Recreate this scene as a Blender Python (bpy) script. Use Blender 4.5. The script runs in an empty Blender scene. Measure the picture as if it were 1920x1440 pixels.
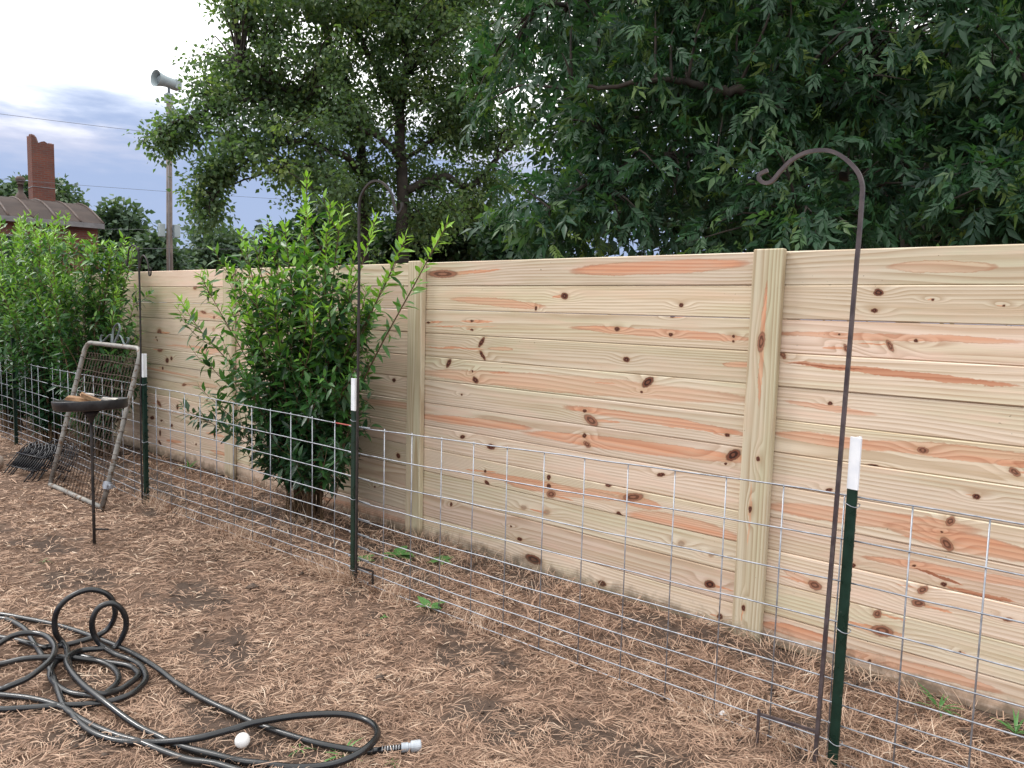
import bpy, math, random
import numpy as np
from mathutils import Vector, Matrix
R = math.radians
random.seed(7)
rng = np.random.default_rng(7)
scene = bpy.context.scene
C = scene.collection

# ------------------------------------------------------------------ camera
cam = bpy.data.cameras.new('camera')
cam.sensor_width = 36.0
cam.lens = 27.04
cam.clip_start = 0.05
cam.clip_end = 3000
co = bpy.data.objects.new('camera', cam)
C.objects.link(co)
co.matrix_world = Matrix(((0.753598, -0.081413, 0.652274, 0.0),
                          (0.656819, 0.053921, -0.752118, 0.0),
                          (0.026061, 0.995221, 0.094108, 1.575),
                          (0, 0, 0, 1)))
scene.camera = co
CAM = np.array([0, 0, 1.575])

# ------------------------------------------------------------------ sky
SUN_EL, SUN_AZ = 48, 205          # sun azimuth measured from +X, counter-clockwise
world = bpy.data.worlds.new('World')
scene.world = world
world.use_nodes = True
nt = world.node_tree
nt.nodes.clear()
def wn(t, **k):
    n = nt.nodes.new(t)
    for a, b in k.items(): setattr(n, a, b)
    return n
wl = nt.links.new
wout = wn('ShaderNodeOutputWorld')
sky = wn('ShaderNodeTexSky', sky_type='NISHITA', sun_disc=False)
sky.sun_elevation = R(SUN_EL)
sky.sun_rotation = R(90 - SUN_AZ)
bg_sky = wn('ShaderNodeBackground'); bg_sky.inputs[1].default_value = 0.12
wl(sky.outputs[0], bg_sky.inputs[0])
tc = wn('ShaderNodeTexCoord')
sep = wn('ShaderNodeSeparateXYZ'); wl(tc.outputs['Generated'], sep.inputs[0])
mp = wn('ShaderNodeMapping'); mp.inputs['Scale'].default_value = (3.2, 3.2, 15)
wl(tc.outputs['Generated'], mp.inputs[0])
nz = wn('ShaderNodeTexNoise'); nz.inputs['Scale'].default_value = 1.5; nz.inputs['Detail'].default_value = 7; nz.inputs['Roughness'].default_value = .55
wl(mp.outputs[0], nz.inputs[0])
ad = wn('ShaderNodeMath', operation='MULTIPLY_ADD'); wl(nz.outputs[0], ad.inputs[0]); ad.inputs[1].default_value = .13; wl(sep.outputs[2], ad.inputs[2])
upm = wn('ShaderNodeMapRange', interpolation_type='SMOOTHSTEP'); wl(ad.outputs[0], upm.inputs[0]); upm.inputs[1].default_value = .25; upm.inputs[2].default_value = .335
# wisps in the low cloud bank
wis = wn('ShaderNodeMapRange', interpolation_type='SMOOTHSTEP'); wl(nz.outputs[0], wis.inputs[0]); wis.inputs[1].default_value = .46; wis.inputs[2].default_value = .72
lowh = wn('ShaderNodeMapRange'); wl(sep.outputs[2], lowh.inputs[0]); lowh.inputs[1].default_value = .06; lowh.inputs[2].default_value = .2
wm = wn('ShaderNodeMath', operation='MULTIPLY'); wl(wis.outputs[0], wm.inputs[0]); wl(lowh.outputs[0], wm.inputs[1])
low = wn('ShaderNodeMix', data_type='RGBA'); wl(wm.outputs[0], low.inputs[0])
low.inputs[6].default_value = (.36, .455, .70, 1); low.inputs[7].default_value = (.70, .70, .84, 1)
clc = wn('ShaderNodeMix', data_type='RGBA'); wl(upm.outputs[0], clc.inputs[0]); wl(low.outputs[2], clc.inputs[6])
clc.inputs[7].default_value = (2.05, 2.05, 2.02, 1)
bg_cl = wn('ShaderNodeBackground'); wl(clc.outputs[2], bg_cl.inputs[0]); bg_cl.inputs[1].default_value = 1.0
mx = wn('ShaderNodeMixShader'); mx.inputs[0].default_value = .9
wl(bg_sky.outputs[0], mx.inputs[1]); wl(bg_cl.outputs[0], mx.inputs[2]); wl(mx.outputs[0], wout.inputs[0])

sl = bpy.data.lights.new('sun', 'SUN')
sl.energy = 1.5
sl.angle = R(14)
sl.color = (1, .97, .94)
so = bpy.data.objects.new('sun', sl); C.objects.link(so)
sd = Vector((math.cos(R(SUN_EL)) * math.cos(R(SUN_AZ)), math.cos(R(SUN_EL)) * math.sin(R(SUN_AZ)), math.sin(R(SUN_EL))))
so.rotation_euler = sd.to_track_quat('Z', 'Y').to_euler()
so.location = sd * 50

scene.view_settings.view_transform = 'Standard'
scene.view_settings.look = 'None'
scene.view_settings.exposure = 0.18
scene.view_settings.gamma = 1.0
scene.render.engine = 'CYCLES'
scene.cycles.use_denoising = True
scene.cycles.denoiser = 'OPENIMAGEDENOISE'
scene.cycles.denoising_input_passes = 'RGB_ALBEDO_NORMAL'
scene.cycles.denoising_prefilter = 'ACCURATE'
scene.cycles.max_bounces = 7
scene.cycles.transparent_max_bounces = 8

# ------------------------------------------------------------------ data (metres, measured from the place)
KNOTS = [[-3.698,1.808,0.148,0.028,-0.763,2],[-2.69,1.67,0.028,0.02,-7.904,0],[-1.941,1.627,0.014,0.013,-7.547,0],[-2.898,1.595,0.016,0.01,-87.02,0],[-3.421,1.507,0.016,0.008,1.555,0],[-3.42,1.451,0.016,0.008,2.165,0],[-3.827,1.484,0.019,0.007,1.735,0],[-3.332,1.376,0.044,0.016,50.903,0],[-3.321,1.292,0.043,0.014,-47.411,0],[-3.624,1.225,0.039,0.018,53.867,0],[-3.379,1.132,0.031,0.019,-26.1,0],[-2.325,1.493,0.018,0.014,1.227,0],[-1.995,1.477,0.014,0.011,0.843,0],[-1.651,1.481,0.009,0.009,-4.558,0],[-1.649,1.456,0.008,0.006,1.597,0],[-2.255,1.332,0.023,0.016,-5.217,0],[-2.117,1.22,0.044,0.024,36.843,0],[-2.152,1.164,0.01,0.007,6.975,0],[-2.518,1.025,0.017,0.01,8.037,0],[-2.473,0.975,0.055,0.028,-25.38,2],[-2.515,0.883,0.016,0.015,44.589,0],[-2.495,0.835,0.03,0.017,-22.982,2],[-1.618,0.9,0.047,0.026,35.513,0],[-1.654,0.994,0.015,0.011,11.83,0],[-1.655,0.851,0.008,0.006,18.988,0],[-3.484,0.752,0.025,0.014,10.348,0],[-3.231,0.722,0.039,0.02,1.793,0],[-3.275,0.558,0.012,0.011,45.823,0],[-3.258,0.486,0.023,0.015,-19.796,0],[-2.761,0.602,0.019,0.016,70.347,0],[-2.759,0.549,0.019,0.016,25.229,0],[-2.341,0.628,0.022,0.014,5.038,0],[-2.014,0.738,0.027,0.012,10.808,0],[-3.499,1.027,0.01,0.007,8.874,0],[-3.407,1.185,0.009,0.008,84.785,0],[-1.991,1.57,0.015,0.007,0.992,0],[-3.576,0.286,0.017,0.014,73.641,0],[-2.949,0.383,0.026,0.015,15.429,1],[-2.773,0.388,0.029,0.018,16.705,1],[-3.048,0.245,0.01,0.007,22.849,0],[-2.974,0.181,0.022,0.014,6.365,0],[-2.862,0.078,0.072,0.03,-3.43,0],[-2.36,0.058,0.031,0.019,3.804,0],[-1.707,0.222,0.033,0.022,10.35,0],[-1.644,0.069,0.019,0.015,64.194,0],[-1.877,0.396,0.022,0.015,22.275,1],[-1.707,0.375,0.015,0.012,32.627,1],[-2.262,0.476,0.022,0.016,-29.341,0],[-2.177,0.589,0.07,0.024,15.267,2],[-2.74,0.505,0.038,0.024,15.156,2],[-1.0,1.697,0.021,0.017,-7.195,0],[-1.011,1.618,0.016,0.012,-2.838,0],[-0.788,1.667,0.006,0.005,-8.787,0],[-0.537,1.648,0.005,0.005,-13.465,0],[-1.118,1.45,0.024,0.011,-57.766,2],[-0.94,1.47,0.031,0.013,-58.768,2],[-0.841,1.496,0.01,0.008,0.023,0],[-1.153,1.511,0.005,0.005,-2.816,0],[-1.173,1.2,0.012,0.011,25.346,0],[-0.783,1.04,0.025,0.015,4.001,2],[-0.454,1.0,0.024,0.015,-37.896,2],[-0.974,0.946,0.022,0.007,3.828,0],[-1.151,0.807,0.018,0.009,11.977,0],[-1.4,1.406,0.025,0.013,-55.879,2],[-0.575,0.88,0.015,0.012,5.842,0],[-0.66,0.762,0.025,0.016,63.842,2],[-0.688,0.711,0.006,0.005,22.403,0],[-0.666,0.663,0.035,0.021,-50.751,2],[-0.783,0.544,0.008,0.006,29.528,0],[-0.667,0.491,0.013,0.011,8.095,0],[-0.741,0.449,0.027,0.015,45.198,2],[-0.754,0.387,0.029,0.018,10.702,2],[-0.912,0.294,0.023,0.018,54.49,2],[-0.887,0.224,0.05,0.027,8.287,2],[-1.187,0.353,0.034,0.023,-7.002,2],[-1.025,0.485,0.012,0.01,48.562,0],[-0.931,0.073,0.01,0.007,40.696,0],[-0.586,0.225,0.006,0.005,38.701,0],[-0.431,0.408,0.019,0.01,15.153,2],[-7.032,1.821,0.022,0.011,-0.258,0],[-7.057,1.72,0.041,0.024,0.784,2],[-6.9,1.491,0.06,0.015,-9.514,2],[-6.704,1.45,0.022,0.015,3.483,2],[-7.819,1.266,0.055,0.041,7.887,2],[-6.721,1.335,0.027,0.019,5.503,1],[-7.8,1.094,0.062,0.026,4.161,2],[-7.642,0.996,0.039,0.029,10.614,0],[-7.55,1.021,0.028,0.021,10.301,0],[-7.305,0.777,0.049,0.016,11.208,2],[-8.013,0.374,0.053,0.021,7.977,0],[-7.802,0.368,0.03,0.01,7.614,0],[-7.576,0.344,0.029,0.016,11.014,0],[-7.832,0.237,0.034,0.022,81.423,0],[-7.843,0.134,0.042,0.018,-24.602,0],[-7.074,0.22,0.017,0.011,15.02,0],[-6.857,0.668,0.016,0.008,7.657,0],[-7.441,0.547,0.029,0.025,65.091,0],[-7.839,0.54,0.058,0.024,-26.314,2]]
STREAKS = [[-2.116,1.822,0.548,0.037,1.158,1],[-3.227,1.627,0.417,0.025,-2.681,0.9],[-3.768,1.489,0.095,0.007,3.443,1],[-3.385,1.505,0.156,0.008,1.003,1],[-3.523,1.468,0.339,0.005,1.869,1],[-2.085,1.481,0.566,0.023,-1.083,0.9],[-3.572,1.327,0.287,0.006,1.181,1.3],[-3.174,1.342,0.111,0.012,1.537,0.6],[-1.608,1.349,0.095,0.015,2.401,0.8],[-2.719,1.163,1.225,0.05,0.786,0.55],[-3.183,1.192,0.097,0.006,5.766,1.4],[-2.388,1.192,0.077,0.004,2.797,1.4],[-2.101,1.024,0.582,0.023,-1.013,1],[-3.415,0.858,0.524,0.03,2.032,1],[-2.24,0.864,0.763,0.036,1.568,1],[-3.317,0.555,0.149,0.007,5.646,1.2],[-2.916,0.547,0.406,0.025,1.103,1],[-2.666,0.54,0.439,0.032,3.035,0.9],[-2.135,0.567,0.144,0.033,-1.406,1.3],[-1.878,0.491,0.346,0.052,-0.021,0.9],[-2.028,0.028,0.306,0.016,2.415,0.4],[-0.772,1.802,0.208,0.027,-1.027,0.45],[-0.949,1.507,0.512,0.018,0.452,0.8],[-0.929,1.354,0.482,0.015,-2.372,1.5],[-1.212,1.363,0.19,0.004,-1.762,2.2],[-1.178,1.177,0.212,0.014,-2.288,0.8],[-1.149,1.032,0.284,0.028,-0.63,0.9],[-0.693,1.048,0.346,0.033,1.633,0.9],[-0.436,1.038,0.09,0.017,4.156,1],[-1.007,0.71,0.467,0.04,4.035,0.9],[-0.625,0.685,0.289,0.045,-1.503,0.9],[-0.665,0.551,0.338,0.023,2.944,0.8],[-0.693,0.521,0.099,0.006,-5.656,2.2],[-0.536,0.486,0.13,0.009,-1.181,1.8],[-1.255,0.106,0.184,0.029,2.6,1.1],[-0.756,0.096,0.331,0.026,2.18,0.8],[-1.257,0.371,0.082,0.019,-11.984,0.6],[-0.905,0.217,0.111,0.015,6.183,1],[-6.85,1.461,0.337,0.023,-2.256,0.6],[-6.793,1.135,0.276,0.03,5.419,0.8],[-6.699,0.362,0.196,0.012,0.048,1],[-7.531,0.192,0.176,0.017,4.817,1],[-6.641,0.201,0.165,0.015,-0.422,1],[-6.99,0.804,0.348,0.023,2.17,0.5]]
HOOK_RIGHT = [[-1.171,2.72,2.102],[-1.199,2.72,2.091],[-1.2,2.72,2.072],[-1.177,2.72,2.058],[-1.152,2.72,2.063],[-1.126,2.72,2.092],[-1.088,2.72,2.127],[-1.042,2.72,2.148],[-0.993,2.72,2.152],[-0.944,2.72,2.141],[-0.899,2.72,2.11],[-0.86,2.72,2.066],[-0.843,2.72,2.021],[-0.841,2.72,1.971],[-0.842,2.72,1.847],[-0.844,2.72,1.773]]
HOOK_MID = [[-3.082,2.64,2.114],[-3.081,2.64,2.086],[-3.103,2.64,2.064],[-3.125,2.64,2.07],[-3.14,2.64,2.104],[-3.163,2.64,2.162],[-3.216,2.64,2.214],[-3.277,2.64,2.24],[-3.339,2.64,2.236],[-3.399,2.64,2.195],[-3.43,2.64,2.134],[-3.432,2.64,1.985],[-3.428,2.64,1.806]]
HOOK_L1 = [[-6.203,2.56,1.895],[-6.18,2.56,1.849],[-6.16,2.56,1.903],[-6.136,2.56,1.97],[-6.071,2.56,2.0],[-6.0,2.56,1.978],[-5.975,2.56,1.934]]
HOOK_L2 = [[-5.766,2.56,1.824],[-5.774,2.56,1.776],[-5.802,2.56,1.772],[-5.806,2.56,1.816],[-5.833,2.56,1.882],[-5.891,2.56,1.918],[-5.936,2.56,1.889],[-5.956,2.56,1.818]]
HOOK_LP = [[-5.969,2.56,1.982],[-5.969,2.56,1.88],[-5.965,2.56,1.614],[-5.968,2.56,1.184]]
HOSE_A = [[-2.039,1.654,0.014],[-2.08,1.616,0.014],[-2.211,1.551,0.014],[-2.344,1.506,0.014],[-2.496,1.467,0.014],[-2.619,1.449,0.014],[-2.812,1.421,0.014],[-3.014,1.409,0.014],[-3.166,1.413,0.014],[-3.337,1.408,0.014],[-3.511,1.389,0.014],[-3.757,1.341,0.014],[-3.962,1.285,0.014],[-4.162,1.205,0.014],[-4.305,1.138,0.014],[-4.443,1.039,0.014],[-4.494,0.877,0.014]]
HOSE_B = [[-3.479,0.837,0.014],[-3.285,0.965,0.014],[-3.104,1.027,0.014],[-2.986,1.023,0.014],[-2.843,1.035,0.014],[-2.725,1.08,0.014],[-2.618,1.164,0.02],[-2.517,1.25,0.04],[-2.476,1.349,0.045],[-2.445,1.437,0.05],[-2.374,1.571,0.05],[-2.277,1.693,0.045],[-2.173,1.737,0.04],[-2.068,1.697,0.05],[-2.026,1.62,0.05],[-2.03,1.532,0.04],[-2.089,1.466,0.02],[-2.199,1.371,0.014],[-2.355,1.283,0.014],[-2.552,1.207,0.014],[-2.64,1.185,0.014],[-2.808,1.153,0.02],[-3.029,1.125,0.045],[-3.198,1.121,0.045],[-3.357,1.132,0.045],[-3.484,1.159,0.04],[-3.534,1.197,0.04],[-3.561,1.252,0.03],[-3.522,1.313,0.03],[-3.524,1.373,0.015],[-3.51,1.411,0.083],[-3.508,1.416,0.142],[-3.515,1.396,0.195],[-3.527,1.363,0.224],[-3.543,1.319,0.214],[-3.552,1.294,0.172],[-3.553,1.289,0.124],[-3.549,1.302,0.072],[-3.525,1.326,0.03],[-3.431,1.343,0.02],[-3.364,1.367,0.014],[-3.276,1.375,0.014],[-3.187,1.359,0.014],[-3.117,1.329,0.014],[-3.067,1.277,0.014],[-3.046,1.231,0.014],[-3.047,1.166,0.014],[-3.074,1.112,0.014],[-3.141,1.031,0.014],[-3.228,0.919,0.014],[-3.282,0.856,0.014],[-3.418,0.753,0.014]]
HOSE_D = [[-3.771,0.874,0.014],[-3.704,0.973,0.014],[-3.648,1.051,0.03],[-3.565,1.153,0.03],[-3.491,1.227,0.02],[-3.426,1.272,0.014],[-3.333,1.286,0.014],[-3.242,1.273,0.014],[-3.18,1.242,0.014],[-3.137,1.192,0.014],[-3.112,1.156,0.014],[-3.159,1.122,0.014],[-3.231,1.083,0.014],[-3.34,1.069,0.014],[-3.456,1.085,0.014],[-3.568,1.155,0.014],[-3.541,1.232,0.014],[-3.431,1.274,0.014],[-3.308,1.337,0.014],[-3.227,1.341,0.014],[-3.181,1.326,0.014],[-3.14,1.274,0.014],[-3.117,1.217,0.014],[-3.121,1.14,0.03],[-3.32,1.132,0.03],[-3.492,1.168,0.03],[-3.653,1.217,0.02],[-3.731,1.226,0.02],[-3.739,1.203,0.07],[-3.74,1.201,0.138],[-3.733,1.22,0.191],[-3.718,1.262,0.231],[-3.696,1.325,0.251],[-3.676,1.379,0.234],[-3.664,1.414,0.198],[-3.659,1.429,0.141],[-3.66,1.424,0.095],[-3.67,1.398,0.049],[-3.673,1.348,0.03],[-3.689,1.298,0.02],[-3.708,1.235,0.014],[-3.742,1.179,0.014],[-3.768,1.146,0.014],[-3.923,1.096,0.014],[-4.106,0.998,0.014]]
HOSE_F = [[-3.771,0.874,0.014],[-3.844,1.012,0.05],[-3.868,1.084,0.06],[-3.835,1.14,0.06],[-3.756,1.169,0.06],[-3.636,1.162,0.06],[-3.556,1.136,0.06],[-3.487,1.097,0.06],[-3.438,1.033,0.05],[-3.419,0.983,0.04],[-3.424,0.925,0.03],[-3.441,0.9,0.02],[-3.489,0.84,0.014],[-3.722,0.788,0.014],[-4.124,0.899,0.014],[-4.317,1.052,0.014],[-4.246,1.122,0.014],[-4.182,1.149,0.014],[-4.024,1.163,0.014],[-3.872,1.146,0.014],[-3.597,1.113,0.014],[-3.416,1.084,0.014],[-3.157,1.032,0.014],[-3.07,1.027,0.014],[-2.909,1.05,0.014],[-2.782,1.083,0.014],[-2.688,1.116,0.014],[-2.592,1.142,0.014],[-2.46,1.183,0.014],[-2.32,1.244,0.014],[-2.166,1.272,0.014],[-1.977,1.196,0.014]]
MAPLE_BLOBS = [[-13.56,8.5,6.49,1.58,1.22],[-12.35,8.86,7.01,1.41,1.06],[-13.29,10.6,7.32,1.96,1.44],[-11.75,11.59,7.06,1.52,1.52],[-13.63,7.38,5.41,0.84,0.72],[-13.98,6.7,4.66,0.44,0.3],[-14.24,8.33,5.87,1.12,0.99],[-13.18,8.72,5.09,1.53,1.06],[-12.99,10.66,5.44,1.63,1.26],[-12.08,11.96,5.35,1.27,1.27],[-13.57,7.5,4.32,0.92,0.69],[-13.4,7.18,3.35,0.53,0.53],[-13.5,6.99,3.9,0.38,0.47],[-12.93,8.55,3.93,1.26,0.68],[-12.95,10.23,3.85,1.33,0.97],[-12.3,11.74,3.76,1.37,1.0],[-11.82,12.9,4.45,0.9,0.9],[-11.68,13.03,6.3,1.06,1.45],[-13.3,10.58,9.55,4.1,2.32],[-13.76,8.17,7.51,0.87,0.75],[-12.51,12.94,9.87,2.89,2.31],[-13.74,7.8,3.1,0.69,0.46],[-13.59,7.03,3.16,0.36,0.45],[-10.87,13.07,4.05,0.88,0.88],[-11.29,13.37,4.93,0.78,0.78],[-10.85,13.09,3.13,0.87,0.62]]
MAPLE_LIMBS = [[[-12.46,10.82,0.88],[-12.48,10.79,2.78],[-12.5,10.77,4.13],[-12.62,10.78,5.65],[-12.61,10.95,6.8],[-12.86,10.81,7.71],[-13.06,10.88,9.59]],[[-13.22,10.37,0.85],[-13.24,10.34,2.77],[-13.26,10.32,4.54],[-13.23,10.02,5.67],[-13.33,9.56,6.73],[-13.42,9.25,7.98],[-13.54,9.08,9.14]],[[-12.62,10.78,5.65],[-12.74,10.17,6.46],[-12.82,9.57,7.33],[-13.0,9.32,8.09]],[[-12.5,10.77,4.64],[-12.5,9.99,5.04],[-12.84,9.21,5.19],[-13.12,8.45,5.61],[-13.47,7.67,5.87]],[[-13.25,10.33,4.32],[-12.88,9.5,4.58],[-13.0,8.62,4.7],[-13.15,8.01,4.46],[-13.3,7.56,4.11],[-13.42,7.15,3.54]],[[-13.24,10.34,3.77],[-13.16,9.45,4.13],[-13.22,8.28,4.12],[-13.35,7.48,3.77]],[[-13.23,10.02,5.46],[-13.34,8.83,5.53],[-13.61,7.63,5.32],[-13.85,6.73,4.83],[-14.0,6.42,4.65]],[[-12.48,10.79,3.99],[-12.16,11.59,4.4],[-11.9,12.14,4.23],[-11.61,12.83,5.03],[-11.31,13.36,5.55],[-11.02,13.72,6.35]],[[-12.61,10.95,6.74],[-12.34,11.69,7.42],[-12.01,12.45,8.45]],[[-12.5,10.77,4.64],[-12.4,11.49,5.19],[-12.09,11.96,5.91],[-11.91,12.41,6.87]],[[-12.48,10.79,3.55],[-12.31,11.29,3.49],[-12.05,11.99,3.66]]]
PECAN_BLOBS = [[-4.25,5.05,3.92,0.61,0.51],[-4.78,5.11,3.82,0.32,0.48],[-3.94,5.79,3.66,0.9,0.64],[-3.16,6.02,3.92,0.89,0.63],[-2.35,6.17,3.43,0.95,0.65],[-1.83,6.76,3.81,0.96,0.7],[-1.23,6.69,3.17,0.81,0.76],[-4.22,5.58,2.92,0.47,0.52],[-4.18,5.11,2.4,0.31,0.31],[-3.68,5.72,2.67,0.75,0.55],[-2.83,5.96,2.71,0.78,0.63],[-2.06,5.96,2.48,0.79,0.51],[-1.45,6.13,2.5,0.79,0.51],[-0.95,6.33,2.34,0.66,0.47],[-2.39,5.72,2.2,0.91,0.23],[-3.38,5.43,2.22,0.7,0.23],[-3.51,6.29,5.01,2.03,1.05],[-1.64,7.32,4.84,2.09,1.19],[-0.32,6.99,3.1,1.3,1.3],[-2.25,7.68,3.29,1.49,0.71]]
PECAN_LIMBS = [[[-2.14,8.74,1.04],[-2.12,8.54,2.39],[-2.07,8.45,3.16],[-2.0,8.36,3.54],[-1.9,8.28,4.0],[-1.84,8.2,4.35],[-1.84,8.09,4.88],[-1.95,7.96,5.64]],[[-2.0,8.36,3.54],[-2.25,7.16,3.42],[-2.49,6.33,3.35],[-2.74,5.89,3.34],[-2.9,5.7,3.34],[-3.04,5.57,3.38],[-3.29,5.43,3.41],[-3.63,5.27,3.39],[-3.97,5.15,3.4]],[[-1.91,8.28,4.1],[-2.46,7.4,4.16],[-2.79,6.75,4.18],[-3.07,6.4,4.16],[-3.42,6.11,4.17],[-3.65,5.97,4.18],[-3.96,5.77,4.33],[-4.38,5.2,4.12]],[[-2.07,8.45,3.16],[-2.49,7.18,2.86],[-2.93,6.36,2.96],[-3.54,5.81,2.91],[-3.85,5.48,2.69],[-4.11,5.16,2.45]],[[-2.01,8.36,3.34],[-1.57,7.64,2.98],[-1.13,6.91,2.69],[-0.83,6.55,2.43]],[[-2.06,8.45,3.11],[-1.94,7.45,2.8],[-2.06,6.48,2.47],[-2.29,5.97,2.34]],[[-1.84,8.2,4.35],[-1.52,7.85,4.44],[-1.27,7.49,4.43]],[[-3.3,6.06,3.52],[-3.68,5.84,3.29],[-3.94,5.66,3.16]]]
BACK_BLOBS = [[-7.51,9.99,5.46,1.14,1.33],[-6.66,10.58,4.4,1.87,1.68],[-4.72,11.03,4.61,1.98,1.98],[-3.06,11.6,4.13,1.97,1.97],[-1.86,11.86,4.02,1.34,1.96],[-7.65,9.88,3.15,1.01,0.73],[-6.0,10.39,2.87,1.58,0.7],[-4.29,11.21,2.86,1.76,0.7],[-2.67,11.7,2.83,1.76,0.7],[-5.36,11.29,6.7,2.95,1.48],[-0.8,11.97,4.22,1.79,2.24],[-7.0,9.75,2.37,1.31,0.44],[-5.3,10.77,2.4,1.31,0.44],[-3.6,11.45,2.4,1.31,0.44],[-2.03,11.83,2.39,1.31,0.44]]
BACK_TRUNK = [[-4.52,11.65,1.23],[-4.6,11.62,2.76],[-4.74,11.57,3.95],[-5.01,11.45,5.13],[-5.2,11.48,6.8]]
FAR = [[[-44.12,13.02,6.6,0.74,0.61],[-43.53,14.87,6.69,1.21,0.74],[-44.81,14.18,6.62,1.38,0.62]],[[-35.28,14.13,4.89,0.83,1.11],[-35.08,14.6,4.24,1.11,1.11],[-35.86,14.01,4.1,0.84,0.84]],[[-37.2,19.5,4.21,1.99,1.38],[-36.66,20.5,4.0,1.53,1.23],[-36.59,18.49,3.6,1.2,0.9]],[[-31.02,13.92,3.39,0.87,0.74],[-30.78,14.44,3.0,0.99,0.55]],[[-18.35,12.14,3.07,1.45,0.72],[-17.7,13.07,3.55,1.29,0.97],[-18.65,11.67,2.61,0.96,0.48]],[[-14.73,13.52,3.26,1.32,0.73],[-13.78,14.49,3.51,1.32,0.88],[-15.44,12.71,3.09,1.17,0.66]],[[-9.22,10.53,2.75,0.61,0.51]]]
CHIM = [[-32.18,10.34,4.83]]
VENT = [[-30.84,9.25,4.8],[-30.84,9.28,5.62]]


# ------------------------------------------------------------------ helpers
def link(o, parent=None):
    C.objects.link(o)
    if parent: o.parent = parent
    return o
def tag(o, label=None, cat=None, group=None, kind=None):
    for k, v in (('label', label), ('category', cat), ('group', group), ('kind', kind)):
        if v: o[k] = v
    return o
def thing(name, label, cat, loc=(0, 0, 0), group=None, rz=0):
    o = bpy.data.objects.new(name, None); o.empty_display_size = .1
    o.location = loc; o.rotation_euler = (0, 0, rz)
    link(o); return tag(o, label, cat, group)

def np_mesh(name, v, f, mat=None, smooth=False, tint=None):
    """v (n,3); f (m,k) with one k"""
    v = np.asarray(v, np.float32); f = np.asarray(f, np.int32)
    m = bpy.data.meshes.new(name)
    k = f.shape[1]
    m.vertices.add(len(v)); m.vertices.foreach_set('co', v.ravel())
    m.loops.add(f.size); m.loops.foreach_set('vertex_index', f.ravel())
    m.polygons.add(len(f)); m.polygons.foreach_set('loop_start', np.arange(0, f.size, k, dtype=np.int32))
    m.polygons.foreach_set('loop_total', np.full(len(f), k, np.int32))
    if smooth: m.polygons.foreach_set('use_smooth', np.ones(len(f), bool))
    if tint is not None:
        a = m.attributes.new('tint', 'FLOAT', 'FACE'); a.data.foreach_set('value', np.asarray(tint, np.float32))
    m.update(calc_edges=True)
    if mat: m.materials.append(mat)
    return m
def obj(name, mesh, parent=None, loc=None):
    o = bpy.data.objects.new(name, mesh)
    if loc is not None: o.location = loc
    return link(o, parent)

class MB:
    """collects shapes for ONE mesh"""
    def __init__(s): s.v = []; s.f = []; s.n = 0
    def add(s, v, f):
        s.v.append(np.asarray(v, float)); s.f += [tuple(i + s.n for i in q) for q in f]; s.n += len(v)
    def box(s, x0, x1, y0, y1, z0, z1):
        s.add([(x0,y0,z0),(x1,y0,z0),(x1,y1,z0),(x0,y1,z0),(x0,y0,z1),(x1,y0,z1),(x1,y1,z1),(x0,y1,z1)],
              [(3,2,1,0),(4,5,6,7),(0,1,5,4),(1,2,6,5),(2,3,7,6),(3,0,4,7)])
    def tube(s, pts, r, n=8, cap=True, flat=1.0, up=None):
        v, f = tube(pts, r, n, cap, flat, up); s.add(v, f)
    def lathe(s, prof, n=24, M=None):
        a = np.linspace(0, 2*np.pi, n, endpoint=False)
        v = np.concatenate([np.stack([r*np.cos(a), r*np.sin(a), np.full(n, z)], 1) for r, z in prof])
        f = []
        for i in range(len(prof)-1):
            for j in range(n):
                k = (j+1) % n
                f.append((i*n+j, i*n+k, (i+1)*n+k, (i+1)*n+j))
        if M is not None: v = v @ np.array(M.to_3x3()).T + np.array(M.translation)
        s.add(v, f)
    def build(s, name, mat, parent=None, smooth=False, bevel=0, loc=None):
        m = bpy.data.meshes.new(name)
        m.from_pydata(np.concatenate(s.v).tolist(), [], s.f)
        m.materials.append(mat)
        if smooth: m.polygons.foreach_set('use_smooth', np.ones(len(m.polygons), bool))
        m.update()
        if bevel:
            import bmesh
            b = bmesh.new(); b.from_mesh(m)
            bmesh.ops.bevel(b, geom=b.edges[:], offset=bevel, segments=1, affect='EDGES'); b.to_mesh(m); b.free()
        return obj(name, m, parent, loc)

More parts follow.
